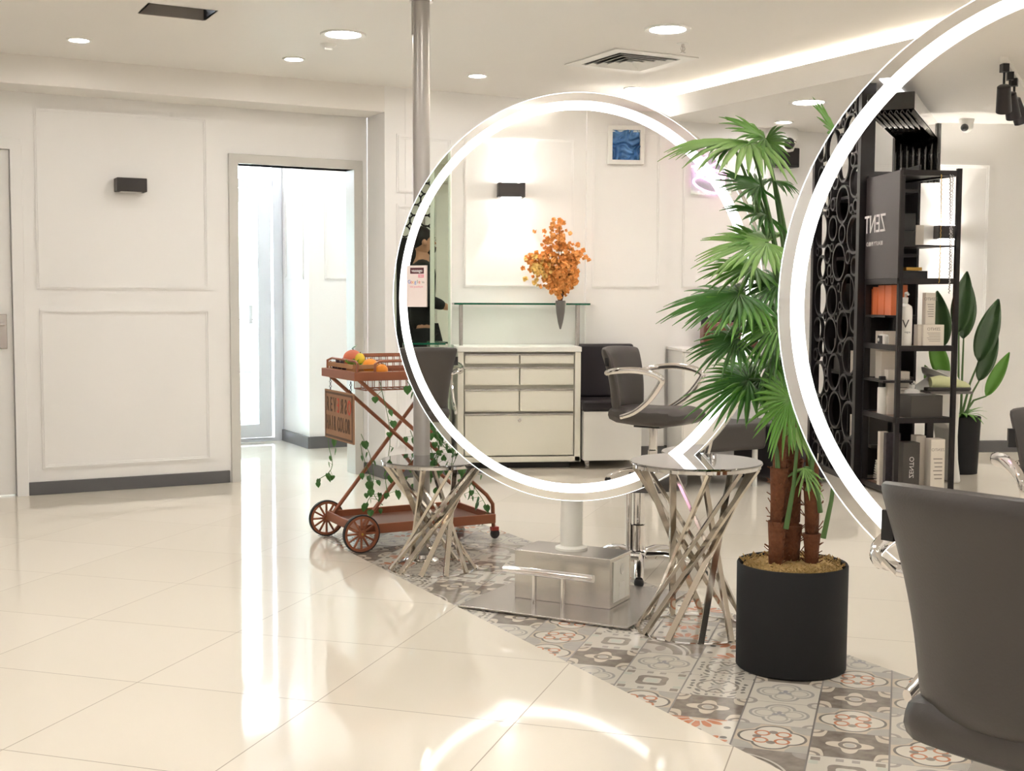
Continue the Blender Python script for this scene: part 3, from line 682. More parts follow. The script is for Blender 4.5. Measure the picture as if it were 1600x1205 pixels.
for a, b_, n in iv:
    a, b_ = V(a)-V((2.25,5.38,.79)), V(b_)-V((2.25,5.38,.79)); pts = []
    for k in range(12):
        u = k/11; p = a.lerp(b_, u); p += V((sin(u*7+a.x*9)*.018, cos(u*6)*.012, -.05*sin(pi*u))); pts.append(p)
    MB().tube(pts, .0018, 5).build('vine', M['stemg'], t)
    for k in range(n):
        u = (k+.6)/n; p = a.lerp(b_,u)+V((sin(u*7+a.x*9)*.018, cos(u*6)*.012, -.05*sin(pi*u)))
        q_ = p+V((rnd.uniform(-.045,.045), rnd.uniform(-.04,.02), rnd.uniform(-.03,.015)))
        mb = MB(); mb.tube([p,q_], .001, 4); ivyleaf(mb, q_, rnd.uniform(.026,.046), rnd.uniform(-.9,1.6)+.4, rnd.uniform(-.5,.5))
        mb.build('ivy_leaf', M['ivy'], t)
# ------------------------------------------------------------------ potted fan palm (local X right, Y away from the room's front)
t = thing('potted_fan_palm', (2.633,3.076,0), 'tall fan palm with three brown trunks in a matt black pot', 'potted palm', -YAW)
MB().lathe([(1e-5,.0),(.166,.0),(.172,.006),(.173,.33),(.170,.335),(.164,.33),(.164,.3),(1e-5,.3)], 64).build('pot', M['potb'], t)
r2_ = random.Random(3)
mb = MB().lathe([(.164,.305),(.15,.325),(.11,.335),(.05,.338),(1e-5,.338)], 48)
for k in range(700):
    a = r2_.uniform(0,6.28); r_ = .16*sqrt(r2_.random()); b_ = r2_.uniform(0,6.28); l_ = r2_.uniform(.008,.02)
    p = V((r_*cos(a), r_*sin(a), .33)); mb.bar(p, p+V((cos(b_)*l_, sin(b_)*l_, r2_.uniform(.002,.014))), .0022, .0022)
tag(mb.build('moss', M['moss'], t), kind='stuff')
def trunk(x, y, x2, y2, z2, r_, sheath):
    pts = [(x+(x2-x)*u, y+(y2-y)*u, .32+(z2-.32)*u) for u in [k/10 for k in range(11)]]
    rr = [r_*(1+.06*r2_.uniform(-1,1)) for _ in pts]
    tk = MB().tube(pts, rr, 14).build('trunk', M['trunk'], t)
    for z0, z1 in sheath:
        u0, u1 = (z0-.32)/(z2-.32), (z1-.32)/(z2-.32); p0 = V((x+(x2-x)*u0, y+(y2-y)*u0, z0)); p1 = V((x+(x2-x)*u1, y+(y2-y)*u1, z1))
        mb = MB().tube([p0, p0.lerp(p1,.5), p0.lerp(p1,.9), p1], [r_*1.0,r_*1.08,r_*1.28,r_*1.34], 18, cap=False)
        for k in range(26):
            a = r2_.uniform(0,6.28); zz = r2_.uniform(0,1); c_ = p0.lerp(p1, zz); e_ = c_+V((cos(a),sin(a),0))*r_*1.15; mb.tube([e_, e_+V((cos(a)*.012,sin(a)*.012,r2_.uniform(.0,.02)))], .0006, 3)
        mb.build('bark_sheath', M['trunk'], tk, solid=.003)
trunk(-.06,-.03,-.05,-.03,.80,.021,[(.33,.47),(.47,.64)])
trunk(-.0,.02,.0,.03,.95,.025,[(.33,.45),(.46,.66)])
trunk(.056,-.02,.05,-.02,.78,.02,[(.33,.43),(.43,.59)])
def hub(px, py, dep=0): k = (3.95+dep)/1974; return V(((px-1248)*k + (px-800)/1974*dep*0, dep, H-(py-466)*k+.0))
def frond(hp, a1, a2, d1, d2, n, spread, mt_, base=None, R0=.46, wmul=1.22, droop=.12, sk=0):
    """hp hub; a1 = central direction, a2 = side direction (both local x,z in metres), d1/d2 their depth parts; n segments"""
    e1 = V((a1[0],d1,a1[1])); e2 = V((a2[0],d2,a2[1])); nn = e1.cross(e2).normalized(); rl = (e1.length+e2.length)/2
    if nn.z < 0: nn = -nn
    mb = MB(); sp = radians(spread); dphi = 2*sp/n
    for k in range(n):
        phi = -sp+dphi*(k+.5)+r2_.uniform(-.1,.1)*dphi; L_ = (1-.22*(abs(phi)/pi)**1.5)*r2_.uniform(.9,1.03)
        dirv = e1*cos(phi)+e2*sin(phi); sid = (-e1*sin(phi)+e2*cos(phi)); lift = r2_.uniform(-.16,.16)
        rs = [.03,.2,.4,R0,.68,.82,.93,1.0]; vs = []
        for r_ in rs:
            if r_ <= R0: wd = r_*tan(dphi/2)*1.02
            else: q_ = (r_-R0)/(1-R0); wd = R0*tan(dphi/2)*(1-q_**1.8)*1.08*wmul+.001
            c_ = hp + dirv*(r_*L_) + V((0,0,-(droop*r_**2.6+(.10+.12*abs(sin(k*2.3)))*max(0,r_-.55)**1.6)*rl)) + nn*(lift*rl*max(0,r_-R0)) + V((0,0,-sk*r_*r_))
            s_ = sid*wd*L_; rd = nn*(wd*rl*.45)
            vs += [c_-s_-rd*.5, c_+rd*.5, c_+s_-rd*.5]
        fs = []
        for i in range(len(rs)-1): fs += [(3*i,3*i+3,3*i+4,3*i+1),(3*i+1,3*i+4,3*i+5,3*i+2)]
        mb.add(vs, fs, True)
    f_ = mb.build('frond', M[mt_], t, solid=.0012)
    if base is not None:
        b0 = V(base); mid = b0.lerp(hp,.5)+V(((hp.x-b0.x)*-.12,0,.08))
        pts = [b0.lerp(mid,u).lerp(mid.lerp(hp,u),u) for u in [k/8 for k in range(9)]]
        MB().tube(pts, [.008,.0075,.007,.0065,.006,.0055,.005,.0045,.004], 8).build('petiole', M['stemg'], f_)
P2 = .002
def fr(hx_, hy_, dep, tx, ty, sx_, sy_, d1, d2, n, spread, mt_, base, **k):
    """hub, tip and side points given as offsets in units of 2 mm"""
    h_ = hub(hx_, hy_, dep); frond(h_, ((tx-hx_)*P2, -(ty-hy_)*P2), ((sx_-hx_)*P2, -(sy_-hy_)*P2), d1, d2, n, spread, mt_, base, **k)
fr(1164,225,-.05, 1015,222, 1160,256, -.16,-.26, 26, 125, 'palm2', (0,.02,.93), droop=.16)
fr(1200,218,.06, 1118,188, 1190,262, -.14,-.25, 20, 100, 'palm', (0,.02,.95), droop=.05)
fr(1204,222,.1, 1256,232, 1200,252, .1,.16, 16, 95, 'palm', (.02,.02,.95), droop=.12)
fr(1183,290,-.02, 1100,280, 1165,322, -.14,-.2, 22, 120, 'palm3', (0,.02,.93), droop=.02)
fr(1214,284,.04, 1256,278, 1215,300, .1,-.2, 16, 110, 'palm3', (.02,.0,.93), droop=.14)
fr(1194,303,.1, 1178,330, 1225,318, -.1,.2, 12, 80, 'palm', (.02,.0,.9), droop=.1)
fr(1192,378,-.06, 1062,388, 1182,422, -.18,-.26, 28, 130, 'palm2', (0,.0,.9), droop=.06)
fr(1196,376,.03, 1125,366, 1205,338, -.14,.24, 20, 120, 'palm', (0,.0,.9), droop=.03)
fr(1148,458,-.08, 1016,478, 1150,424, -.1,.26, 28, 120, 'palm3', (-.03,.0,.85), droop=.08)
fr(1156,462,-.1, 1055,488, 1170,500, -.15,-.24, 22, 110, 'palm', (-.03,.0,.85), droop=.1)
fr(1222,440,.02, 1160,470, 1245,475, -.14,-.22, 20, 110, 'palm3', (.02,.0,.85), droop=.1)
fr(1218,500,-.06, 1150,545, 1170,470, -.16,.2, 22, 95, 'palm', (0,.0,.82), droop=.1)
fr(1222,510,.0, 1165,560, 1250,560, -.1,-.24, 20, 100, 'palm3', (.0,.0,.82), droop=.12)
fr(1150,528,-.04, 1058,545, 1150,565, -.14,-.2, 22, 120, 'palm3', (-.03,.0,.8), droop=.08)
fr(1172,592,-.02, 1055,618, 1160,640, -.12,-.2, 22, 110, 'palm3', (-.03,.0,.78), droop=.06)
fr(1225,622,-.12, 1145,630, 1215,700, -.2,-.12, 26, 130, 'palm', (-.03,-.02,.74), droop=.05)
fr(1222,560,.05, 1180,620, 1255,590, -.1,.2, 20, 130, 'palm3', (0,.0,.8), droop=.1)
fr(1150,232,.04, 1050,215, 1160,205, -.1,.2, 20, 80, 'palm', (0,.02,.93), droop=.2)
fr(1205,335,.08, 1130,318, 1215,365, -.12,-.2, 18, 110, 'palm3', (0,.03,.9), droop=.1)
fr(1190,415,.08, 1090,420, 1190,450, -.1,-.22, 20, 110, 'palm', (0,.03,.86), droop=.08)
fr(1200,470,.1, 1110,500, 1220,440, -.1,.22, 20, 120, 'palm3', (0,.03,.84), droop=.08)
fr(1200,590,.06, 1105,575, 1190,545, -.1,.22, 20, 100, 'palm', (0,.03,.8), droop=.08)
fr(1235,668,-.1, 1260,708, 1215,672, -.06,.1, 12, 100, 'palm2', (.05,-.04,.6), droop=.1)
fr(1256,730,-.07, 1262,775, 1235,735, -.05,.1, 8, 80, 'palm2', (.075,-.04,.5), droop=.05, R0=.3)
fr(1322,212,.15, 1272,180, 1310,150, -.1,.12, 14, 90, 'palm', (.05,.02,.9), droop=.0)
for a, b_ in (((-.035,-.055,.45),(-.005,-.06,.72)),((.083,-.05,.42),(.115,-.06,.66)),((-.06,-.05,.6),(-.085,-.05,.78)),((.03,-.06,.57),(.04,-.07,.74))):
    MB().tube([a, V(a).lerp(V(b_),.5)+V((.006,0,0)), b_], [.009,.007,.005], 8, sy=.6).build('cut_petiole', M['stemg'], t)
# ------------------------------------------------------------------ left wall side of the salon (seen in the first mirror)
t = thing('drawer_cabinet', (-1.54,3.835,0), 'white cabinet of seven drawers under the green-edged glass shelf', 'cabinet', pi/2)
# local: -y faces +X world ... local x = world +Y ; front = local -y
hw = .425
MB().box((-hw,-.21,.80),(hw,.24,.835)).build('worktop', M['white'], t, bevel=.005)
MB().box((-hw+.005,-.2,.05),(-hw+.045,.24,.80)).box((hw-.045,-.2,.05),(hw-.005,.24,.80)).box((-hw+.04,-.15,.05),(hw-.04,.24,.80)).box((-hw+.005,-.2,.05),(hw-.005,.24,.085)).build('body', M['cream'], t, bevel=.003)
MB().box((-.36,-.12,0),(.36,.2,.05)).build('plinth', M['black'], t)
for c_ in (-1, 1):
    for z0, z1 in ((.72,.79),(.575,.70),(.395,.55)):
        xa, xb = (-.372,-.004) if c_ < 0 else (.004,.372)
        d_ = MB().box((xa,-.198,z0),(xb,-.15,z1-.012)).build('drawer', M['cream'], t, bevel=.004)
        MB().box((xa,-.203,z1-.014),(xb,-.15,z1-.004)).build('handle_strip', M['alu'], d_, bevel=.002)
        MB().box((xa+.012,-.2,z0+.01),(xb-.012,-.197,z1-.026)).build('drawer_panel', M['cream'], d_, bevel=.001)
d_ = MB().box((-.372,-.198,.095),(.372,-.15,.37)).build('drawer', M['cream'], t, bevel=.004)
MB().box((-.372,-.203,.371),(.372,-.15,.381)).build('handle_strip', M['alu'], d_, bevel=.002)
MB().lathe([(.012,0),(.012,.004),(1e-5,.005)], 16, mtx=Matrix.Translation((0,-.2,.335)) @ Matrix.Rotation(pi/2,4,'X')).build('lock', M['chrome'], d_)
t = thing('glass_shelf', (-1.63,3.80,0), 'green-edged glass shelf on steel posts over the white drawer cabinet', 'shelf', pi/2)
MB().box((-.47,-.16,1.118),(.47,.15,1.13)).build('glass_plate', M['sglass'], t)
MB().box((-.47,-.1615,1.118),(.47,-.16,1.13)).box((-.4715,-.16,1.118),(-.47,.15,1.13)).box((.47,-.16,1.118),(.4715,.15,1.13)).build('glass_edge', M['glassE'], t)
for x, y in ((.42,-.1),(-.39,-.1),(-.43,.1)): MB().cyl((x,y,.836), .014, .282, 16).build('post', M['alu'], t)
t = thing('flower_vase', (-1.455,3.54,.95), 'grey cone vase with orange blossom branches at the glass shelf edge', 'vase')
MB().lathe([(1e-5,0),(.006,.005),(.018,.05),(.03,.12),(.035,.19),(.034,.198),(.03,.19),(.01,.05)], 24).build('vase', M['greyv'], t)
MB().box((-.02,-.038,.165),(.01,.038,.185)).build('vase_bracket', M['chrome'], t)
brs = []
for k in range(9):
    yy = (k-4)*.032+.02; e_ = V((rnd.uniform(-.06,.03), yy*1.25+rnd.uniform(-.02,.02), .42+.28*(1-abs(k-3.4)/5)+rnd.uniform(-.05,.05)))
    pts = [V((0,0,.14)), V((0,yy*.25,.28)), V((e_.x*.6,yy*.8,.4)), e_]
    MB().tube(pts, [.003,.0026,.002,.0012], 6).build('branch', M['twig'], t); brs.append(pts)
fl = MB(); fy = MB(); r3 = random.Random(11)
def blossom(mb, c_, s_):
    for _ in range(5):
        a = r3.uniform(0,6.28); el = r3.uniform(-1,1.2); n_ = V((cos(a)*cos(el), sin(a)*cos(el), sin(el))); u = n_.orthogonal().normalized(); w_ = n_.cross(u)
        vs = [c_]+[c_+n_*s_*.35+(u*cos(q_)+w_*sin(q_))*s_*(1+.25*sin(5*q_+a)) for q_ in [2*pi*i/9 for i in range(9)]]
        mb.add(vs, [(0,i+1,(i+1)%9+1) for i in range(9)])
for pts in brs:
    for k in range(80):
        u = r3.uniform(.3,1.08); i = min(2, int(u*3)); p = V(pts[i]).lerp(V(pts[i+1]), min(1.1,u*3-i)); p += V((r3.gauss(0,.025), r3.gauss(0,.028), r3.gauss(0,.03)))
        blossom(fl, p, r3.uniform(.009,.019))
for k in range(34):
    p = V((r3.gauss(0,.02), .15+r3.gauss(0,.035), .40+r3.gauss(0,.045))); blossom(fy, p, r3.uniform(.011,.02))
tag(fl.build('orange_blossom', M['petal'], t), kind='stuff'); tag(fy.build('yellow_blossom', M['petaly'], t), kind='stuff')
t = thing('framed_art', (X0+.052,3.035,2.247), 'white box frame with crumpled blue metallic art', 'picture', pi/2)
mb = MB()
mb.fr(-.13,.13,-.135,.135,.03,-.035,-.0045,XZ).box((-.13,-.004,-.135),(.13,0,.135))
mb.build('box_frame', M['white'], t, bevel=.002)
from mathutils import noise as NZ
def art(u, v):
    p = V((u*1.6,v*1.9,0)); q_ = p+V((NZ.noise(p*1.3), NZ.noise(p*1.3+V((5,2,1))),0))*.9
    return V(((u-.5)*.2, -.004-.03*abs(NZ.noise(q_*1.5))*2, (v-.5)*.215+.003))
MB().grid(art, 44, 44).build('crumpled_sheet', M['art'], t)
# rolling bench with black back
t = thing('rolling_bench', (-1.5,3.2,0), 'white box bench on castors with black padded back beside the drawer cabinet', 'bench', pi/2)
MB().box((-.2,-.21,.06),(.2,.2,.395)).build('box_base', M['white'], t, bevel=.004)
MB().box((-.21,-.215,.395),(.21,.2,.47)).build('seat', M['leather2'], t, bevel=.02, seg=4)
MB().box((-.21,.1,.47),(.21,.18,.845)).build('back', M['leather2'], t, bevel=.02, seg=4)
for x in (-.17,.17):
    for y in (-.17,.17):
        k_ = MB().lathe([(.02,-.01),(.024,-.006),(.024,.006),(.02,.01)], 18, mtx=Matrix.Translation((x,y,.024)) @ Matrix.Rotation(pi/2,4,'Y')).lathe([(1e-5,-.009),(.02,-.009),(.02,.009),(1e-5,.009)], 14, mtx=Matrix.Translation((x,y,.024)) @ Matrix.Rotation(pi/2,4,'Y')).build('castor', M['alu'], t)
        MB().box((x-.014,y-.012,.03),(x+.014,y+.012,.062)).build('castor_fork', M['alu'], k_)
# white counter, bag and bottles
t = thing('white_counter', (-1.56,2.28,0), 'plain white counter cupboard under the brown leather bag', 'cupboard', pi/2)
MB().box((-.42,-.2,0),(.42,.22,.80)).build('body', M['white'], t)
MB().box((-.43,-.215,.80),(.43,.23,.82)).build('top', M['white'], t, bevel=.003)
for x0, x1 in ((-.41,-.002),(.002,.41)): 
    d_ = MB().box((x0,-.214,.04),(x1,-.2,.79)).build('cupboard_door', M['white'], t, bevel=.002)
    MB().cyl((x1-.04 if x0 < 0 else x0+.04,-.225,.42), .005, .12, 10).build('knob', M['chrome'], d_)
t = thing('leather_bag', (-1.5,2.30,.82), 'brown leather barber bag with brass rings on the white counter', 'bag', pi/2)
MB().box((-.23,-.09,0),(.23,.09,.18)).build('bag_body', M['brown'], t, bevel=.05, seg=5)
MB().tube([(-.1,0,.17),(-.08,0,.24),(.08,0,.24),(.1,0,.17)], .008, 8).build('bag_handle', M['brown'], t)
for x in (-.13,.0,.13): MB().lathe([(.013,-.002),(.018,-.002),(.018,.002),(.013,.002)], 20, mtx=Matrix.Translation((x,-.092,.13)) @ Matrix.Rotation(pi/2,4,'X'), closed=True).build('ring', M['gold'], t)
for k in range(6):
    t = thing('bottle', (-1.72,2.07+.075*k,.82), 'tall black bottle in the row behind the brown bag', 'bottle', 0, 'black bottles behind the brown bag')
    MB().lathe([(1e-5,0),(.03,0),(.03,.2),(.012,.225)], 16).build('bottle_body', M['black'], t); MB().lathe([(.013,.225),(.013,.26),(1e-5,.26)], 12).build('cap', M['silver'], t)
for k, mm in enumerate(('pink','text','red')):
    t = thing('small_bottle', (-1.6+.03*k,1.98+.02*k,.82), ['pink','white','red'][k]+' bottle at the right end of the counter in the mirror', 'bottle')
    MB().lathe([(1e-5,0),(.022,0),(.022,.14),(.01,.16)], 16).build('bottle_body', M[mm], t); MB().lathe([(.01,.16),(.01,.2),(1e-5,.2)], 12).build('cap', M['white'], t)
t = thing('neon_sign', (X0+.03,2.40,2.05), 'curly pink neon tube sign glowing on the white wall', 'neon sign', pi/2)
MB().tube([(.12*sin(3.1*u)*1.0+.03*sin(9*u), -.012, .1*cos(2.3*u)+.03*cos(7*u)) for u in [k*.06 for k in range(90)]], .006, 8).build('neon_tube', M['neon'], t)
MB().box((-.15,-.004,-.14),(.15,0,.14)).build('clear_backing', M['glass'], t)
# angled wall mirror, left of the cabinet in the reflection
AN = 28
t = thing('angled_wall_mirror', (-1.55,4.29,0), 'tall greenish wall mirror standing angled beside the white drawer cabinet', 'mirror', radians(90+AN))
# local: x runs away from the cabinet along the mirror, -y is the mirror face
MB().box((0,.0,.0),(.52,.02,2.3)).build('backing', M['white'], t)
MB().box((.0,-.005,.3),(.52,-.001,2.28)).build('glass', M['gmirror'], t)
MB().box((.0,-.014,.3),(.014,.0,2.3)).box((.12,-.012,.3),(.15,-.004,2.3)).build('frame_bar', mat('pale_green_frame',(206,220,200),.3), t, bevel=.002)
t = thing('station_shelf', (-1.5,4.45,0), 'small green-edged glass shelf in front of the angled wall mirror', 'shelf', radians(90))
MB().box((-.12,-.05,.845),(.17,.0,.857)).build('glass_plate', M['glassE'], t, bevel=.002)
MB().box((-.17,-.1,.4),(-.158,.0,.845)).box((.158,-.1,.4),(.17,.0,.845)).build('side_panel', M['sglass'], t)
# divider with sign and man in black (seen by double reflection)
t = thing('sign_panel', (-.12,6.62,0), 'black panel with white lettering and ring lattice above, behind the man in black', 'partition', radians(180-37))
MB().box((-.17,-.015,.0),(.17,.015,1.70)).build('panel', M['bmetal'], t)
text('lettering', 'ZENTO', .088, M['text'], t, frame_mtx((.0,-.017,1.57),(1,0,0),(0,-1,0)), .001)
text('lettering', 'BEAUTY PHILOSOPHY', .026, M['text'], t, frame_mtx((.0,-.017,1.50),(1,0,0),(0,-1,0)), .001)
mb = MB().box((-.17,-.015,1.7001),(-.15,.015,2.48)).box((.15,-.015,1.7001),(.17,.015,2.48))
for i in range(3):
    for j in range(8): mb.lathe([(.042,-.012),(.056,-.012),(.056,.012),(.042,.012)], 24, mtx=Matrix.Translation((-.096+.096*i, 0, 1.757+.095*j)) @ Matrix.Rotation(pi/2,4,'X'), closed=True)
mb.build('ring_lattice', M['bmetal'], t)
def skin_chain(name, verts, edges, radii, m, parent, sub=2, root=0):
    me = bpy.data.meshes.new(name); me.from_pydata(verts, edges, []); me.materials.append(m)
    o = bpy.data.objects.new(name, me); col.objects.link(o); o.parent = parent
    o.modifiers.new('skin', 'SKIN'); o.modifiers['skin'].use_smooth_shade = True
    if not me.skin_vertices: me.skin_vertices.new(name='')
    sv = me.skin_vertices[0].data
    for i, r_ in enumerate(radii): sv[i].radius = (r_, r_) if not hasattr(r_, '__len__') else r_
    sv[root].use_root = True
    s_ = o.modifiers.new('sub', 'SUBSURF'); s_.levels = sub; s_.render_levels = sub
    return o
# man in black (local: faces -Y)
t = thing('person', (-.42,6.12,0), 'man with dark hair and beard in black clothes, standing with hands at his front', 'person', radians(62))
vb = [(0,0,.93),(0,0,1.08),(0,.0,1.25),(0,.01,1.40),(0,.0,1.49),(0,-.01,1.56),(0,-.015,1.63),(0,-.015,1.69),
      (-.18,.01,1.40),(-.23,.0,1.15),(-.16,-.2,1.08),(.18,.01,1.40),(.23,.0,1.15),(.16,-.2,1.08),
      (-.09,0,.86),(-.1,-.01,.48),(-.1,.02,.09),(-.1,-.14,.045),(.09,0,.86),(.1,-.01,.48),(.1,.02,.09),(.1,-.14,.045)]
eb = [(0,1),(1,2),(2,3),(3,4),(4,5),(5,6),(6,7),(3,8),(8,9),(9,10),(3,11),(11,12),(12,13),(0,14),(14,15),(15,16),(16,17),(0,18),(18,19),(19,20),(20,21)]
rb_ = [(.11,.08),(.105,.075),(.115,.08),(.10,.065),(.056,.056),(.06,.065),(.075,.09),(.07,.085),.05,.038,.033,.05,.038,.033,.06,.045,.036,.034,.06,.045,.036,.034]
skin_chain('body', vb, eb, rb_, M['skin'], t)
vc = [(0,0,.86),(0,0,1.06),(0,.0,1.25),(0,.01,1.41),(0,.005,1.505),(-.18,.01,1.40),(-.23,.0,1.15),(-.17,-.17,1.09),(.18,.01,1.40),(.23,.0,1.15),(.17,-.17,1.09)]
skin_chain('shirt', vc, [(0,1),(1,2),(2,3),(3,4),(3,5),(5,6),(6,7),(3,8),(8,9),(9,10)], [(.165,.125),(.155,.115),(.17,.125),(.16,.11),(.088,.085),.08,.062,.046,.076,.062,.046], M['cloth'], t)
vt = [(0,0,1.0),(-.09,0,.86),(-.1,-.01,.48),(-.1,.02,.1),(.09,0,.86),(.1,-.01,.48),(.1,.02,.1)]
skin_chain('trousers', vt, [(0,1),(1,2),(2,3),(0,4),(4,5),(5,6)], [(.175,.14),.1,.074,.058,.1,.074,.058], M['cloth'], t)
for sx in (-1, 1):
    skin_chain('shoe', [(sx*.1,.05,.05),(sx*.1,-.06,.05),(sx*.1,-.16,.04)], [(0,1),(1,2)], [(.045,.05),(.048,.05),(.042,.036)], M['black'], t)
    # hand: palm + five fingers curled at the front
    hb = V((sx*.155,-.215,1.075))
    skin_chain('hand', [hb, hb+V((-sx*.03,-.045,-.005))], [(0,1)], [(.028,.02),(.034,.016)], M['skin'], t)
    for k in range(4):
        q_ = hb+V((-sx*(.004+.02*k)+sx*.006,-.075,.0)); l_ = (.058,.068,.064,.05)[k]
        skin_chain('finger', [q_, q_+V((-sx*.008,-l_*.5,-.004)), q_+V((-sx*.016,-l_*.75,-.026)), q_+V((-sx*.016,-l_*.6,-.045))], [(0,1),(1,2),(2,3)], [.0092,.0088,.008,.0072], M['skin'], t, 1)
    q_ = hb+V((-sx*.05,-.03,.012)); skin_chain('thumb', [q_, q_+V((-sx*.02,-.022,.008)), q_+V((-sx*.022,-.05,.0))], [(0,1),(1,2)], [.0115,.0105,.009], M['skin'], t, 1)
# head details
MB().ball((0,-.02,1.635), .093, 16, 1.22).build('head', M['skin'], t)
MB().ball((0,.006,1.668), .1, 16, 1.05).build('hair', M['hair'], t)
MB().ball((0,-.055,1.575), .066, 14, .82).build('beard', M['hair'], t)
MB().lathe([(1e-5,.03),(.012,.012),(.016,0),(1e-5,-.006)], 12, (0,-.108,1.622)).build('nose', M['skin'], t)
for sx in (-1, 1):
    MB().ball((sx*.092,-.005,1.63), .022, 8, 1.3).build('ear', M['skin'], t)
    MB().ball((sx*.034,-.1,1.652), .011, 8).build('eye', M['text'], t); MB().ball((sx*.034,-.109,1.652), .0055, 8).build('iris', M['hair'], t)
    MB().bar((sx*.018,-.108,1.672),(sx*.052,-.1,1.674), .008, .005).build('eyebrow', M['hair'], t)
MB().bar((-.022,-.118,1.59),(.022,-.118,1.59), .008, .007).build('mouth', mat('lips',(160,90,80),.5), t)
# ------------------------------------------------------------------ black product display (seen reflected in the large mirror)
PX = V((-1.96,.56,0))
t = thing('product_display', (-1.96,.56,0), 'tall black metal display unit with glossy white-lettered side panel and open shelves', 'display shelf')
poly = [(0,0),(-.53,0),(-.53,-.2),(-.02,-.345)]
mb = MB()
for x, y in ((-.012,-.012),(-.53,-.012),(-.53,-.2),(-.015,-.35)): mb.box((x-.013,y-.013,0),(x+.013,y+.013,1.92))
mb.build('frame_posts', M['bmetal'], t)
for z in (.04,.47,.89,1.28,1.48,1.90):
    if z == 1.48: s_ = MB().prism([(0,0),(-.3,0),(-.3,-.25),(-.02,-.345)], z-.01, z).build('shelf_board', M['bmetal'], t); continue
    s_ = MB().prism([(0,0),(-.53,0),(-.53,-.2),(-.02,-.345)], z-.012, z).build('shelf_board', M['shelfw'] if z < 1.2 else M['bmetal'], t)
    mb = MB(); q_ = [(0,-.006),(-.53,-.006),(-.53,-.2),(-.014,-.35)]
    for i in range(4): a, b_ = q_[i], q_[(i+1)%4]; mb.bar((*a,z-.008),(*b_,z-.008), .014, .032)
    mb.build('shelf_rim', M['bmetal'], s_)
for z in (.68,1.07): MB().box((-.53,-.2,z-.012),(-.2,-.0,z)).build('half_shelf', M['bmetal'], t)
MB().box((-.525,.0,1.29),(-.0,.008,1.905)).build('sign_panel', mat('dark_sign_panel',(58,50,50),.3), t)
fm = lambda x, z: frame_mtx((x,.0095,z), (-1,0,0), (0,1,0))
text('lettering', 'ZENT', .155, M['text'], t, fm(-.37,1.615), .001, xs=.88)
text('lettering', 'BEAUTY PHILO', .036, M['text'], t, fm(-.37,1.50), .0008, xs=1.1)
# ring screen
t = thing('ring_screen', (-2.985,.56,0), 'tall black openwork screen of many rings, standing floor to ceiling beside the product display', 'screen')
hw = .485
mb = MB().box((-hw,-.03,0),(-hw+.05,.03,ZC)).box((hw-.055,-.045,0),(hw,.045,ZC)).box((-hw+.0501,-.02,0.001),(hw-.0551,.02,.04)).box((-hw+.0501,-.02,ZC-.04),(hw-.0551,.02,ZC))
mb.build('screen_frame', M['bmetal'], t, bevel=.002)
r4 = random.Random(5); cs = []
for rr, tries in ((.125,300),(.105,700),(.085,1600),(.065,2500),(.045,4000),(.032,5000)):
    for _ in range(tries):
        x, z = r4.uniform(-hw+.05+rr*.8, hw-.05-rr*.8), r4.uniform(.04+rr*.8, ZC-.04-rr*.8)
        if all(hypot(x-a, z-b_) > (rr+c_)*.985 for a, b_, c_ in cs): cs.append((x, z, rr))
mb = MB()
for x, z, rr in cs:
    k = .011+.03*rr; mb.lathe([(rr-k,-.012),(rr,-.012),(rr,.012),(rr-k,.012)], 36, mtx=Matrix.Translation((x,0,z)) @ Matrix.Rotation(pi/2,4,'X'), closed=True)
mb.build('ring_lattice', M['bmetal'], t)
t = thing('display_cabinet', (-2.985,.4,0), 'black open cabinet behind the ring screen, loaded with cartons', 'cabinet')
MB().box((-.47,-.2,0),(.44,-.185,2.0)).box((-.469,-.184,0),(-.455,.08,2.0)).box((.0,-.184,0),(.015,.08,2.0)).build('case', M['bmetal'], t)
for z in (.25,.68,1.07,1.45,1.85): MB().box((-.454,-.183,z-.02),(.44,.079,z)).build('shelf_board', M['bmetal'], t)
def carton(x, y, z, w_, d_, h_, m_c, label, rot=0, grp=None, txt=None, vert=False):
    t = thing('carton', (x,y,z), label, 'box', rot, grp)
    MB().box((-w_/2,-d_/2,0),(w_/2,d_/2,h_)).build('box', m_c, t, bevel=.0015)
    if txt:
        fx = w_/2+.0008
        if vert:
            text('print', 'ZENTO', .038, M['text'], t, Matrix.Translation((fx,0,h_*.5)) @ Matrix(((0,0,1),(0,-1,0),(1,0,0))).to_4x4() @ Matrix.Rotation(pi,4,'Z') if False else frame_mtx((fx,0,h_*.5), (0,0,1), (1,0,0)), .0004)
        else:
            text('print', 'ZENTO', .024, M['texg'], t, frame_mtx((fx,0,h_*.8 if h_ > .1 else h_*.7), (0,1,0), (1,0,0)), .0004)
            mb = MB()
            for k in range(6): mb.box((fx-.0004,-d_*.32,h_*.62-k*h_*.075),(fx+.0003,d_*(.32-.05*(k%3)),h_*.62-k*h_*.075+h_*.02))
            mb.build('fine_print', M['texg'], t)
    return t
def pump(x, y, z, r_, h_, label, name='pump_bottle', capm='white'):
    t = thing(name, (x,y,z), label, 'bottle')
    MB().lathe([(1e-5,0),(r_*.97,.0),(r_,.006),(r_,h_*.66),(r_*.9,h_*.72),(r_*.35,h_*.77),(r_*.33,h_*.8)], 28).build('bottle_body', M['white'], t)
    MB().lathe([(r_*.4,h_*.79),(r_*.42,h_*.88),(r_*.15,h_*.885),(r_*.13,h_*.96),(1e-5,h_*.97)], 18).tube([(0,0,h_*.955),(r_*.6,0,h_*.965),(r_*1.05,0,h_*.93)], r_*.16, 8).build('pump_head', M[capm], t)
    return t
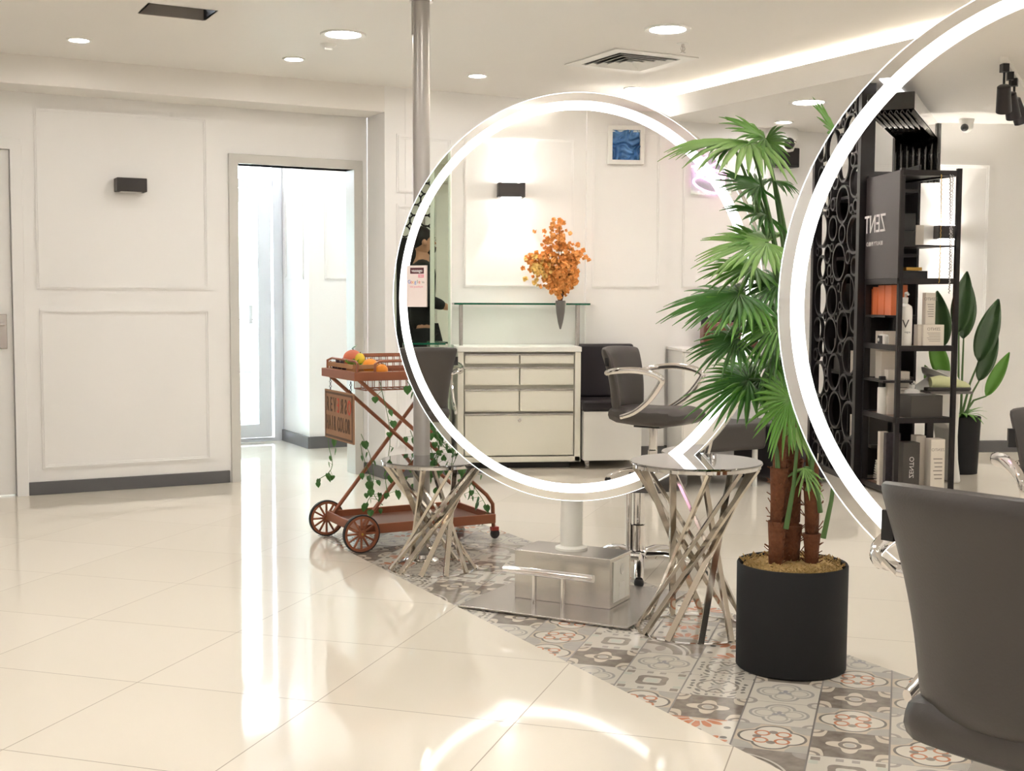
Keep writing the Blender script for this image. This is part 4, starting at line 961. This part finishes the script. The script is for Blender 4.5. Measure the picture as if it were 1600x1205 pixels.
# cartons and bottles on the open face (front plane x = -1.96)
p_ = pump(-2.03,.49,.891,.042,.325,'large white pump bottle on the upper open shelf of the display')
text('print', 'V', .07, M['boxd'], p_, frame_mtx((.043,.012,.13),(0,1,0),(1,0,0)), .0003); text('print', 'argan', .016, M['boxd'], p_, frame_mtx((.043,.0,.085),(0,1,0),(1,0,0)), .0003)
carton(-2.03,.335,.891,.1,.125,.128,M['box'],'white square carton with grey lettering beside the large pump bottle',txt=1)
carton(-2.04,.395,.891,.06,.045,.128,M['box'],'narrow white carton between pump bottle and square carton')
carton(-2.035,.345,1.02,.05,.06,.185,M['box'],'tall slim white carton standing on the square carton',txt=1)
carton(-2.07,.37,.471,.17,.2,.135,M['boxd'],'charcoal box with torn lid on the lower open shelf',-.1)
pump(-2.19,.37,.471,.045,.21,'white pump bottle behind the charcoal box')
carton(-2.27,.4,.471,.06,.07,.26,M['box'],'tall white carton behind the small pump bottle',txt=1)
carton(-2.27,.47,.471,.06,.06,.27,M['box'],'cream carton at the back of the lower shelf')
t = thing('serum_bottle', (-2.28,.52,.471), 'white bottle with black cap on the lower shelf by the ring screen', 'bottle')
MB().lathe([(1e-5,0),(.026,0),(.026,.16),(.02,.165)], 20).build('bottle_body', M['white'], t); MB().lathe([(.021,.165),(.021,.225),(.019,.23),(1e-5,.23)], 20).build('cap', M['black'], t)
carton(-2.01,.455,.041,.09,.10,.29,M['boxd'],'tall charcoal carton with upright lettering on the bottom shelf',txt=1,vert=True)
carton(-2.0,.3,.041,.09,.085,.31,M['box'],'tall white carton with grey print, front of the bottom shelf',txt=1)
carton(-2.1,.36,.041,.08,.06,.32,M['box'],'white carton behind the front white one on the bottom shelf')
carton(-2.15,.5,.041,.04,.09,.33,mat('dark_photo_carton',(60,54,58),.4,noise=.6,bscale=40),'dark patterned carton on the bottom shelf beside the ring screen')
carton(-2.22,.53,.041,.04,.05,.33,M['box'],'white striped carton at the inner end of the bottom shelf')
carton(-2.12,.43,1.281,.22,.14,.05,M['black'],'flat black box on the shelf above the large pump bottle',.1)
carton(-2.18,.42,1.335,.16,.1,.02,M['gold'],'thin gold box lying on the flat black box',-.1)
carton(-2.12,.46,1.481,.09,.08,.085,M['black'],'black carton, lower of the stack on the top shelf')
carton(-2.12,.39,1.481,.07,.05,.12,M['box'],'white carton beside the black stack on the top shelf')
carton(-2.12,.46,1.568,.09,.08,.1,M['black'],'black carton, upper of the stack on the top shelf')
carton(-2.25,.44,1.481,.07,.09,.16,M['boxd'],'grey carton at the back of the top shelf')
for i, (x, h_) in enumerate(((-2.22,.18),(-2.33,.18),(-2.43,.17))):
    carton(x,.47,1.071,.1 if i < 2 else .08,.1,h_,M['boxo'],['glossy orange carton under the sign panel, nearest the open face','glossy orange carton, middle one under the sign panel','glossy orange carton next to the ring screen'][i])
t = thing('small_camera', (-2.25,.53,.891), 'small white camera with black round face on the display shelf', 'camera')
MB().box((-.045,-.02,0),(.045,.02,.065)).build('camera_body', M['white'], t, bevel=.015, seg=4)
MB().box((-.035,.02,.008),(.035,.024,.057)).build('camera_face', M['black'], t, bevel=.002); MB().lathe([(.011,0),(.011,.003),(1e-5,.003)], 16, mtx=Matrix.Translation((-.016,.023,.032)) @ Matrix.Rotation(-pi/2,4,'X')).build('lens', M['white'], t)
carton(-2.4,.45,.891,.12,.1,.08,M['box'],'cream carton behind the small white camera')
carton(-2.4,.44,.681,.1,.12,.17,M['box'],'cream carton on the half shelf above the black-capped bottle')
for i, (x, y, zc_, w_, h_, k) in enumerate(((-2.66,.42,.25,.16,.2,'boxd'),(-2.86,.42,.25,.14,.16,'box'),(-2.68,.42,.68,.14,.2,'box'),(-2.86,.43,.68,.12,.15,'box'),(-2.66,.42,1.07,.13,.16,'boxo'),(-2.82,.42,1.07,.12,.1,'boxo'),(-2.65,.42,1.45,.12,.3,'box'),(-2.8,.42,1.45,.12,.2,'box'),(-3.15,.42,1.07,.12,.2,'boxd'),(-3.2,.42,.68,.14,.22,'boxd'))):
    carton(x,y,zc_,w_,.12,h_,M[k],['charcoal','white','tall white','small white','tall orange','low orange','tallest white','second white','dark grey','wide dark grey'][i]+' carton on shelf '+['one','one','two','two','three','three','four','four','three','two'][i]+' from the floor behind the ring screen')
t = thing('magazine_stack', (-2.3,.42,.041), 'leaning stack of pale magazines on the bottom shelf behind the ring screen', 'magazines')
for k in range(9):
    mt = Matrix.Translation((-.12+.004*k,0,.012*k)) @ Matrix.Rotation(.05*k-.1,4,'Y')
    MB().box((-.08,-.1,0),(.08,.06,.008), mt).build('magazine', M['box'] if k % 2 else M['cream'], t)
for i, (y, mm, L_) in enumerate(((.33,'gold',1.0),(.27,'silver',1.1),(.255,'silver',.9))):
    t = thing('bead_garland', (-1.945,y,1.88), ['gold bead strand hanging down the open display face','thick silver tinsel strand hanging beside the display corner','thin silver tinsel strand hanging closest to the display corner'][i], 'garland')
    mb = MB(); n_ = 150
    for k in range(n_):
        z = -L_*.62*k/n_; r_ = .0028 if i != 1 else .004
        mb.ball((.0+.004*sin(k), .006*sin(z*4+i)+(.003*cos(k*1.7) if i else 0), z), r_, 4)
    tag(mb.build('beads', M[mm], t), kind='stuff')
# glossy black fluted duct above the display
t = thing('fluted_vinyl_canopy', (-2.42,.46,0), 'glossy black ribbed canopy under the ceiling above the product display', 'canopy', atan2(-.95,-1.75))
MB().grid(lambda u, v: V((1.5*v, -.13+.27*u, 2.3+.011*cos(u*50))), 80, 2).build('ribbed_underside', M['gloss'], t, solid=.004)
MB().box((0,-.135,2.315),(1.5,.145,2.42)).build('canopy_box', M['gloss'], t, bevel=.003)
MB().grid(lambda u, v: V((1.512+.011*cos(u*50), -.165+.33*u, 2.0+.42*v)), 80, 2).build('hanging_ribs', M['gloss'], t, solid=.004)
# potted strelitzia, basin and trainer
t = thing('potted_strelitzia', (-3.05,-.33,0), 'broad-leaved plant in a tall dark pot behind the display, by the white wall', 'potted plant')
MB().lathe([(1e-5,0),(.115,0),(.13,.38),(.125,.385),(.12,.36),(1e-5,.36)], 40).build('pot', M['potb'], t)
def paddle(p0, p1, p2, wd, mt_, par=None):
    p0, p1, p2 = V(p0), V(p1), V(p2); st = MB().tube([p0, p0.lerp(p1,.5)+V((0,0,.05)), p1], [.009,.007,.005], 8).build('leaf_stem', M['stemg'], t)
    d_ = (p2-p1); sd = d_.cross(V((.8,.5,.1))).normalized(); nn = sd.cross(d_).normalized()
    MB().grid(lambda u, v: p1+d_*u+sd*((v-.5)*2*wd*sin(pi*min(1,u**.8*.97+.02))**.8)+nn*(.25*wd*abs(v-.5)*2-.12*d_.length*u*u), 14, 6).build('leaf', M[mt_], st, solid=.0015)
for a in (((0,0,.36),(-.03,-.13,.75),(-.05,-.26,1.18),.075,'leafd'),((.02,-.02,.36),(0,-.12,.62),(-.02,-.25,.93),.055,'leafd'),((0,0,.36),(.03,-.16,.52),(.05,-.3,.82),.045,'palm'),((0,.02,.36),(0,.03,.95),(-.02,-.02,1.36),.07,'leafd'),((-.02,.03,.36),(0,.14,.85),(.02,.2,1.22),.075,'leafd'),((0,.03,.36),(.02,.12,.62),(.04,.24,.95),.06,'palm'),((0,0,.36),(-.1,-.05,.9),(-.2,-.12,1.3),.07,'leafd'),((.02,.04,.36),(.05,.14,.45),(.1,.3,.72),.06,'palm')):
    paddle(*a)
mb = MB()
for k in range(16):
    a = 2*pi*k/16+.2; mb.grid(lambda u, v, a=a: V((cos(a)*.17*u-sin(a)*(v-.5)*.03*sin(pi*(u*.95+.02)), sin(a)*.17*u+cos(a)*(v-.5)*.03*sin(pi*(u*.95+.02)), .37+.14*u-.12*u*u*(1+.4*sin(k)))), 6, 2)
mb.build('short_leaves', M['palm'], t, solid=.001)
t = thing('shampoo_basin', (-2.68,.03,0), 'white sculpted shampoo basin unit with a curved foot behind the display', 'basin')
side = [(-.21,.0),(-.13,.0),(-.12,.2),(-.08,.36),(.02,.42),(.16,.47),(.2,.56),(-.12,.72),(-.17,.66),(-.18,.52),(-.17,.3),(-.18,.15)]
MB().prism([(y*.72,z) for y,z in side], -.13, .13, Matrix(((0,0,1,0),(1,0,0,0),(0,1,0,0),(0,0,0,1)))).build('basin_body', M['white'], t, bevel=.02, seg=4)
MB().lathe([(.09,.0),(.11,.03),(.1,.035),(.07,.01),(1e-5,-.02)], 28, mtx=Matrix.Translation((0,-.02,.66)) @ Matrix.Rotation(.45,4,'X') @ Matrix.Diagonal((1.2,1,1,1))).build('bowl', M['sock'], t)
t = thing('trainer_shoe', (-2.44,.03,.6), 'pale yellow and white lace-up trainer resting above the white basin', 'shoe', radians(-90))
MB().tube([(-.12,0,.05),(-.06,0,.055),(.02,0,.045),(.1,0,.03),(.13,0,.022)], [.035,.042,.036,.026,.014], 14, sx=.8).build('upper', mat('pale_shoe_mesh',(216,220,170),.7), t)
MB().prism([(-.15,-.03),(-.1,-.038),(.05,-.036),(.13,-.025),(.145,0),(.13,.025),(.05,.036),(-.1,.038),(-.15,.03)], 0, .022).build('sole', M['boxd'], t, bevel=.006)
mb = MB()
for k in range(5): mb.bar((-.01+.02*k,-.02,.075-.006*k),(-.01+.02*k,.02,.075-.006*k), .004, .003)
mb.build('laces', M['box'], t)
t = thing('shoe_tray', (-2.44,.03,0), 'slim dark stand with a grey top under the trainer', 'stand')
MB().box((-.08,-.12,.585),(.08,.15,.6)).build('top', M['greyv'], t, bevel=.002); MB().box((-.02,.1,0),(.02,.14,.585)).build('leg', M['bmetal'], t)
# ceiling track spots
t = thing('spotlight_track', (-2.075,-.15,ZC), 'white ceiling track carrying the black spotlights', 'track', atan2(-.56,-.89))
MB().box((-.55,-.017,-.03),(.53,.017,0)).build('track', M['white'], t)
sp = None
for i, u in enumerate((.03,.3,.52)):
    x, y = -1.63-.89*u, .13-.56*u
    L_ = ['black cylinder spotlight nearest the end of the white ceiling track','second black cylinder spotlight along the white ceiling track','third black cylinder spotlight along the ceiling track, half cut off by the picture edge'][i]
    if sp: dup(sp, (x,y,ZC-.03), .3*i, L_); continue
    sp = t = thing('track_spotlight', (x,y,ZC-.03), L_, 'spotlight', 0)
    MB().box((-.022,-.018,-.045),(.022,.018,0)).cyl((0,0,-.11), .007, .07, 12).build('mount', M['black'], t)
    mt = Matrix.Translation((0,0,-.12)) @ Matrix.Rotation(radians(28),4,'Y') @ Matrix.Rotation(radians(-14),4,'X')
    MB().lathe([(.03,.0),(.036,-.005),(.042,-.15),(.038,-.15),(.036,-.13)], 32, mtx=mt).build('shade', M['bmetal'], t)
    MB().lathe([(1e-5,-.143),(.038,-.143)], 28, mtx=mt).build('lamp_face', M['lamp'], t)
t = thing('led_profile', (-3.2,.02,ZC), 'straight glowing light line on the ceiling behind the product display', 'light strip', atan2(-1.16,-1.97))
MB().box((-1.0,-.03,-.008),(1.0,.03,-.001)).build('light_strip', M['led'], t)
t = thing('dome_camera', (-3.95,-.72,ZC), 'small white dome security camera on the ceiling near the white wall', 'camera')
MB().lathe([(1e-5,-.1),(.02,-.095),(.045,-.07),(.05,-.03),(.055,0)], 28).build('dome_body', M['white'], t); MB().ball((.035,.03,-.065), .028, 12).build('lens', M['black'], t)
# ------------------------------------------------------------------ far right background
t = thing('wall_camera', (5.62,6.8,2.235), 'white boxed security camera high on the far wall above the black speaker', 'camera')
MB().box((-.1,-.09,-.0),(.1,0,.075)).build('mount_box', M['white'], t, bevel=.004)
MB().lathe([(.075,.0),(.078,-.03),(.06,-.08),(1e-5,-.1)], 28, (0,-.07,.0)).build('dome_body', M['white'], t)
MB().ball((-.01,-.128,-.035), .04, 14).build('lens', M['black'], t); MB().ball((-.028,-.162,-.03), .011, 8).ball((.014,-.162,-.03), .011, 8).build('led_eyes', M['alu'], t)
t = thing('wall_speaker', (5.63,6.8,2.05), 'black box speaker on the far wall under the security camera', 'speaker')
MB().box((-.1,-.1,-.0),(.1,0,.13)).build('speaker_body', M['black'], t, bevel=.006); MB().box((-.085,-.104,.012),(.085,-.1,.118)).build('grille', M['bmetal'], t)
t = thing('waiting_sofa', (4.62,6.42,0), 'low dark grey waiting sofa with white legs, half hidden behind the palm', 'sofa')
MB().box((-.42,-.28,.235),(.42,.3,.40)).build('seat', M['leather'], t, bevel=.03, seg=4)
MB().box((-.42,.12,.4),(.42,.32,.72)).build('back', M['leather'], t, bevel=.04, seg=4)
for x in (-.37,.37):
    for y in (-.22,.26): MB().cyl((x,y,0), .018, .235, 14).build('leg', M['white'], t)
t = thing('black_ottoman', (5.45,6.35,0), 'black upholstered ottoman beside the dark sofa, glimpsed under the palm leaves', 'ottoman')
MB().box((-.32,-.26,.03),(.32,.26,.38)).build('body', M['leather2'], t, bevel=.03, seg=4)
for x in (-.27,.27):
    for y in (-.21,.21): MB().cyl((x,y,0), .015, .04, 10).build('foot', M['black'], t)
# sticker on the first mirror (readable from the viewer side)
hd_ = radians(55.5); rv = V((sin(hd_+pi/2), cos(hd_+pi/2), 0)); nv = V((-sin(hd_), -cos(hd_), 0))
o_ = V((2.416,4.143,1.21))+nv*.0065 - rv*.655
t = thing('review_sticker', o_, 'small white and pink sticker with printed words on the left of the round mirror', 'sticker', 0)
fm = lambda x, z, e=.0012: frame_mtx(rv*x+V((0,0,z))+nv*e, rv, nv)
mt = fm(0,0,0)
MB().box((-.047,-.083,0),(.047,.083,.001), mt).build('card', M['paper'], t)
MB().box((-.03,.05,.001),(.034,.074,.0014), mt).build('logo_patch', M['maroon'], t)
text('lettering', 'vassago', .017, M['text'], t, fm(.002,.062,.0018), .0002, wide=.0004)
MB().box((.008,.034,.001),(.034,.047,.0014), mt).build('pink_patch', M['pink'], t)
text('lettering', '365', .011, M['text'], t, fm(.021,.0405,.0018), .0002)
for i, ch_ in enumerate('Google'): text('lettering', ch_, .02, M[['blue','red','yel','blue','stemg','red'][i]], t, fm(-.034+.0095*i,.017,.0018), .0002)
text('lettering', "'da", .012, M['texg'], t, fm(.03,.016,.0018), .0002)
text('lettering', 'bizi puanlayın', .0115, M['pink'], t, fm(0,-.002,.0018), .0002)
# flatten unneeded depth: keep the scene's dependency data current
bpy.context.view_layer.update()
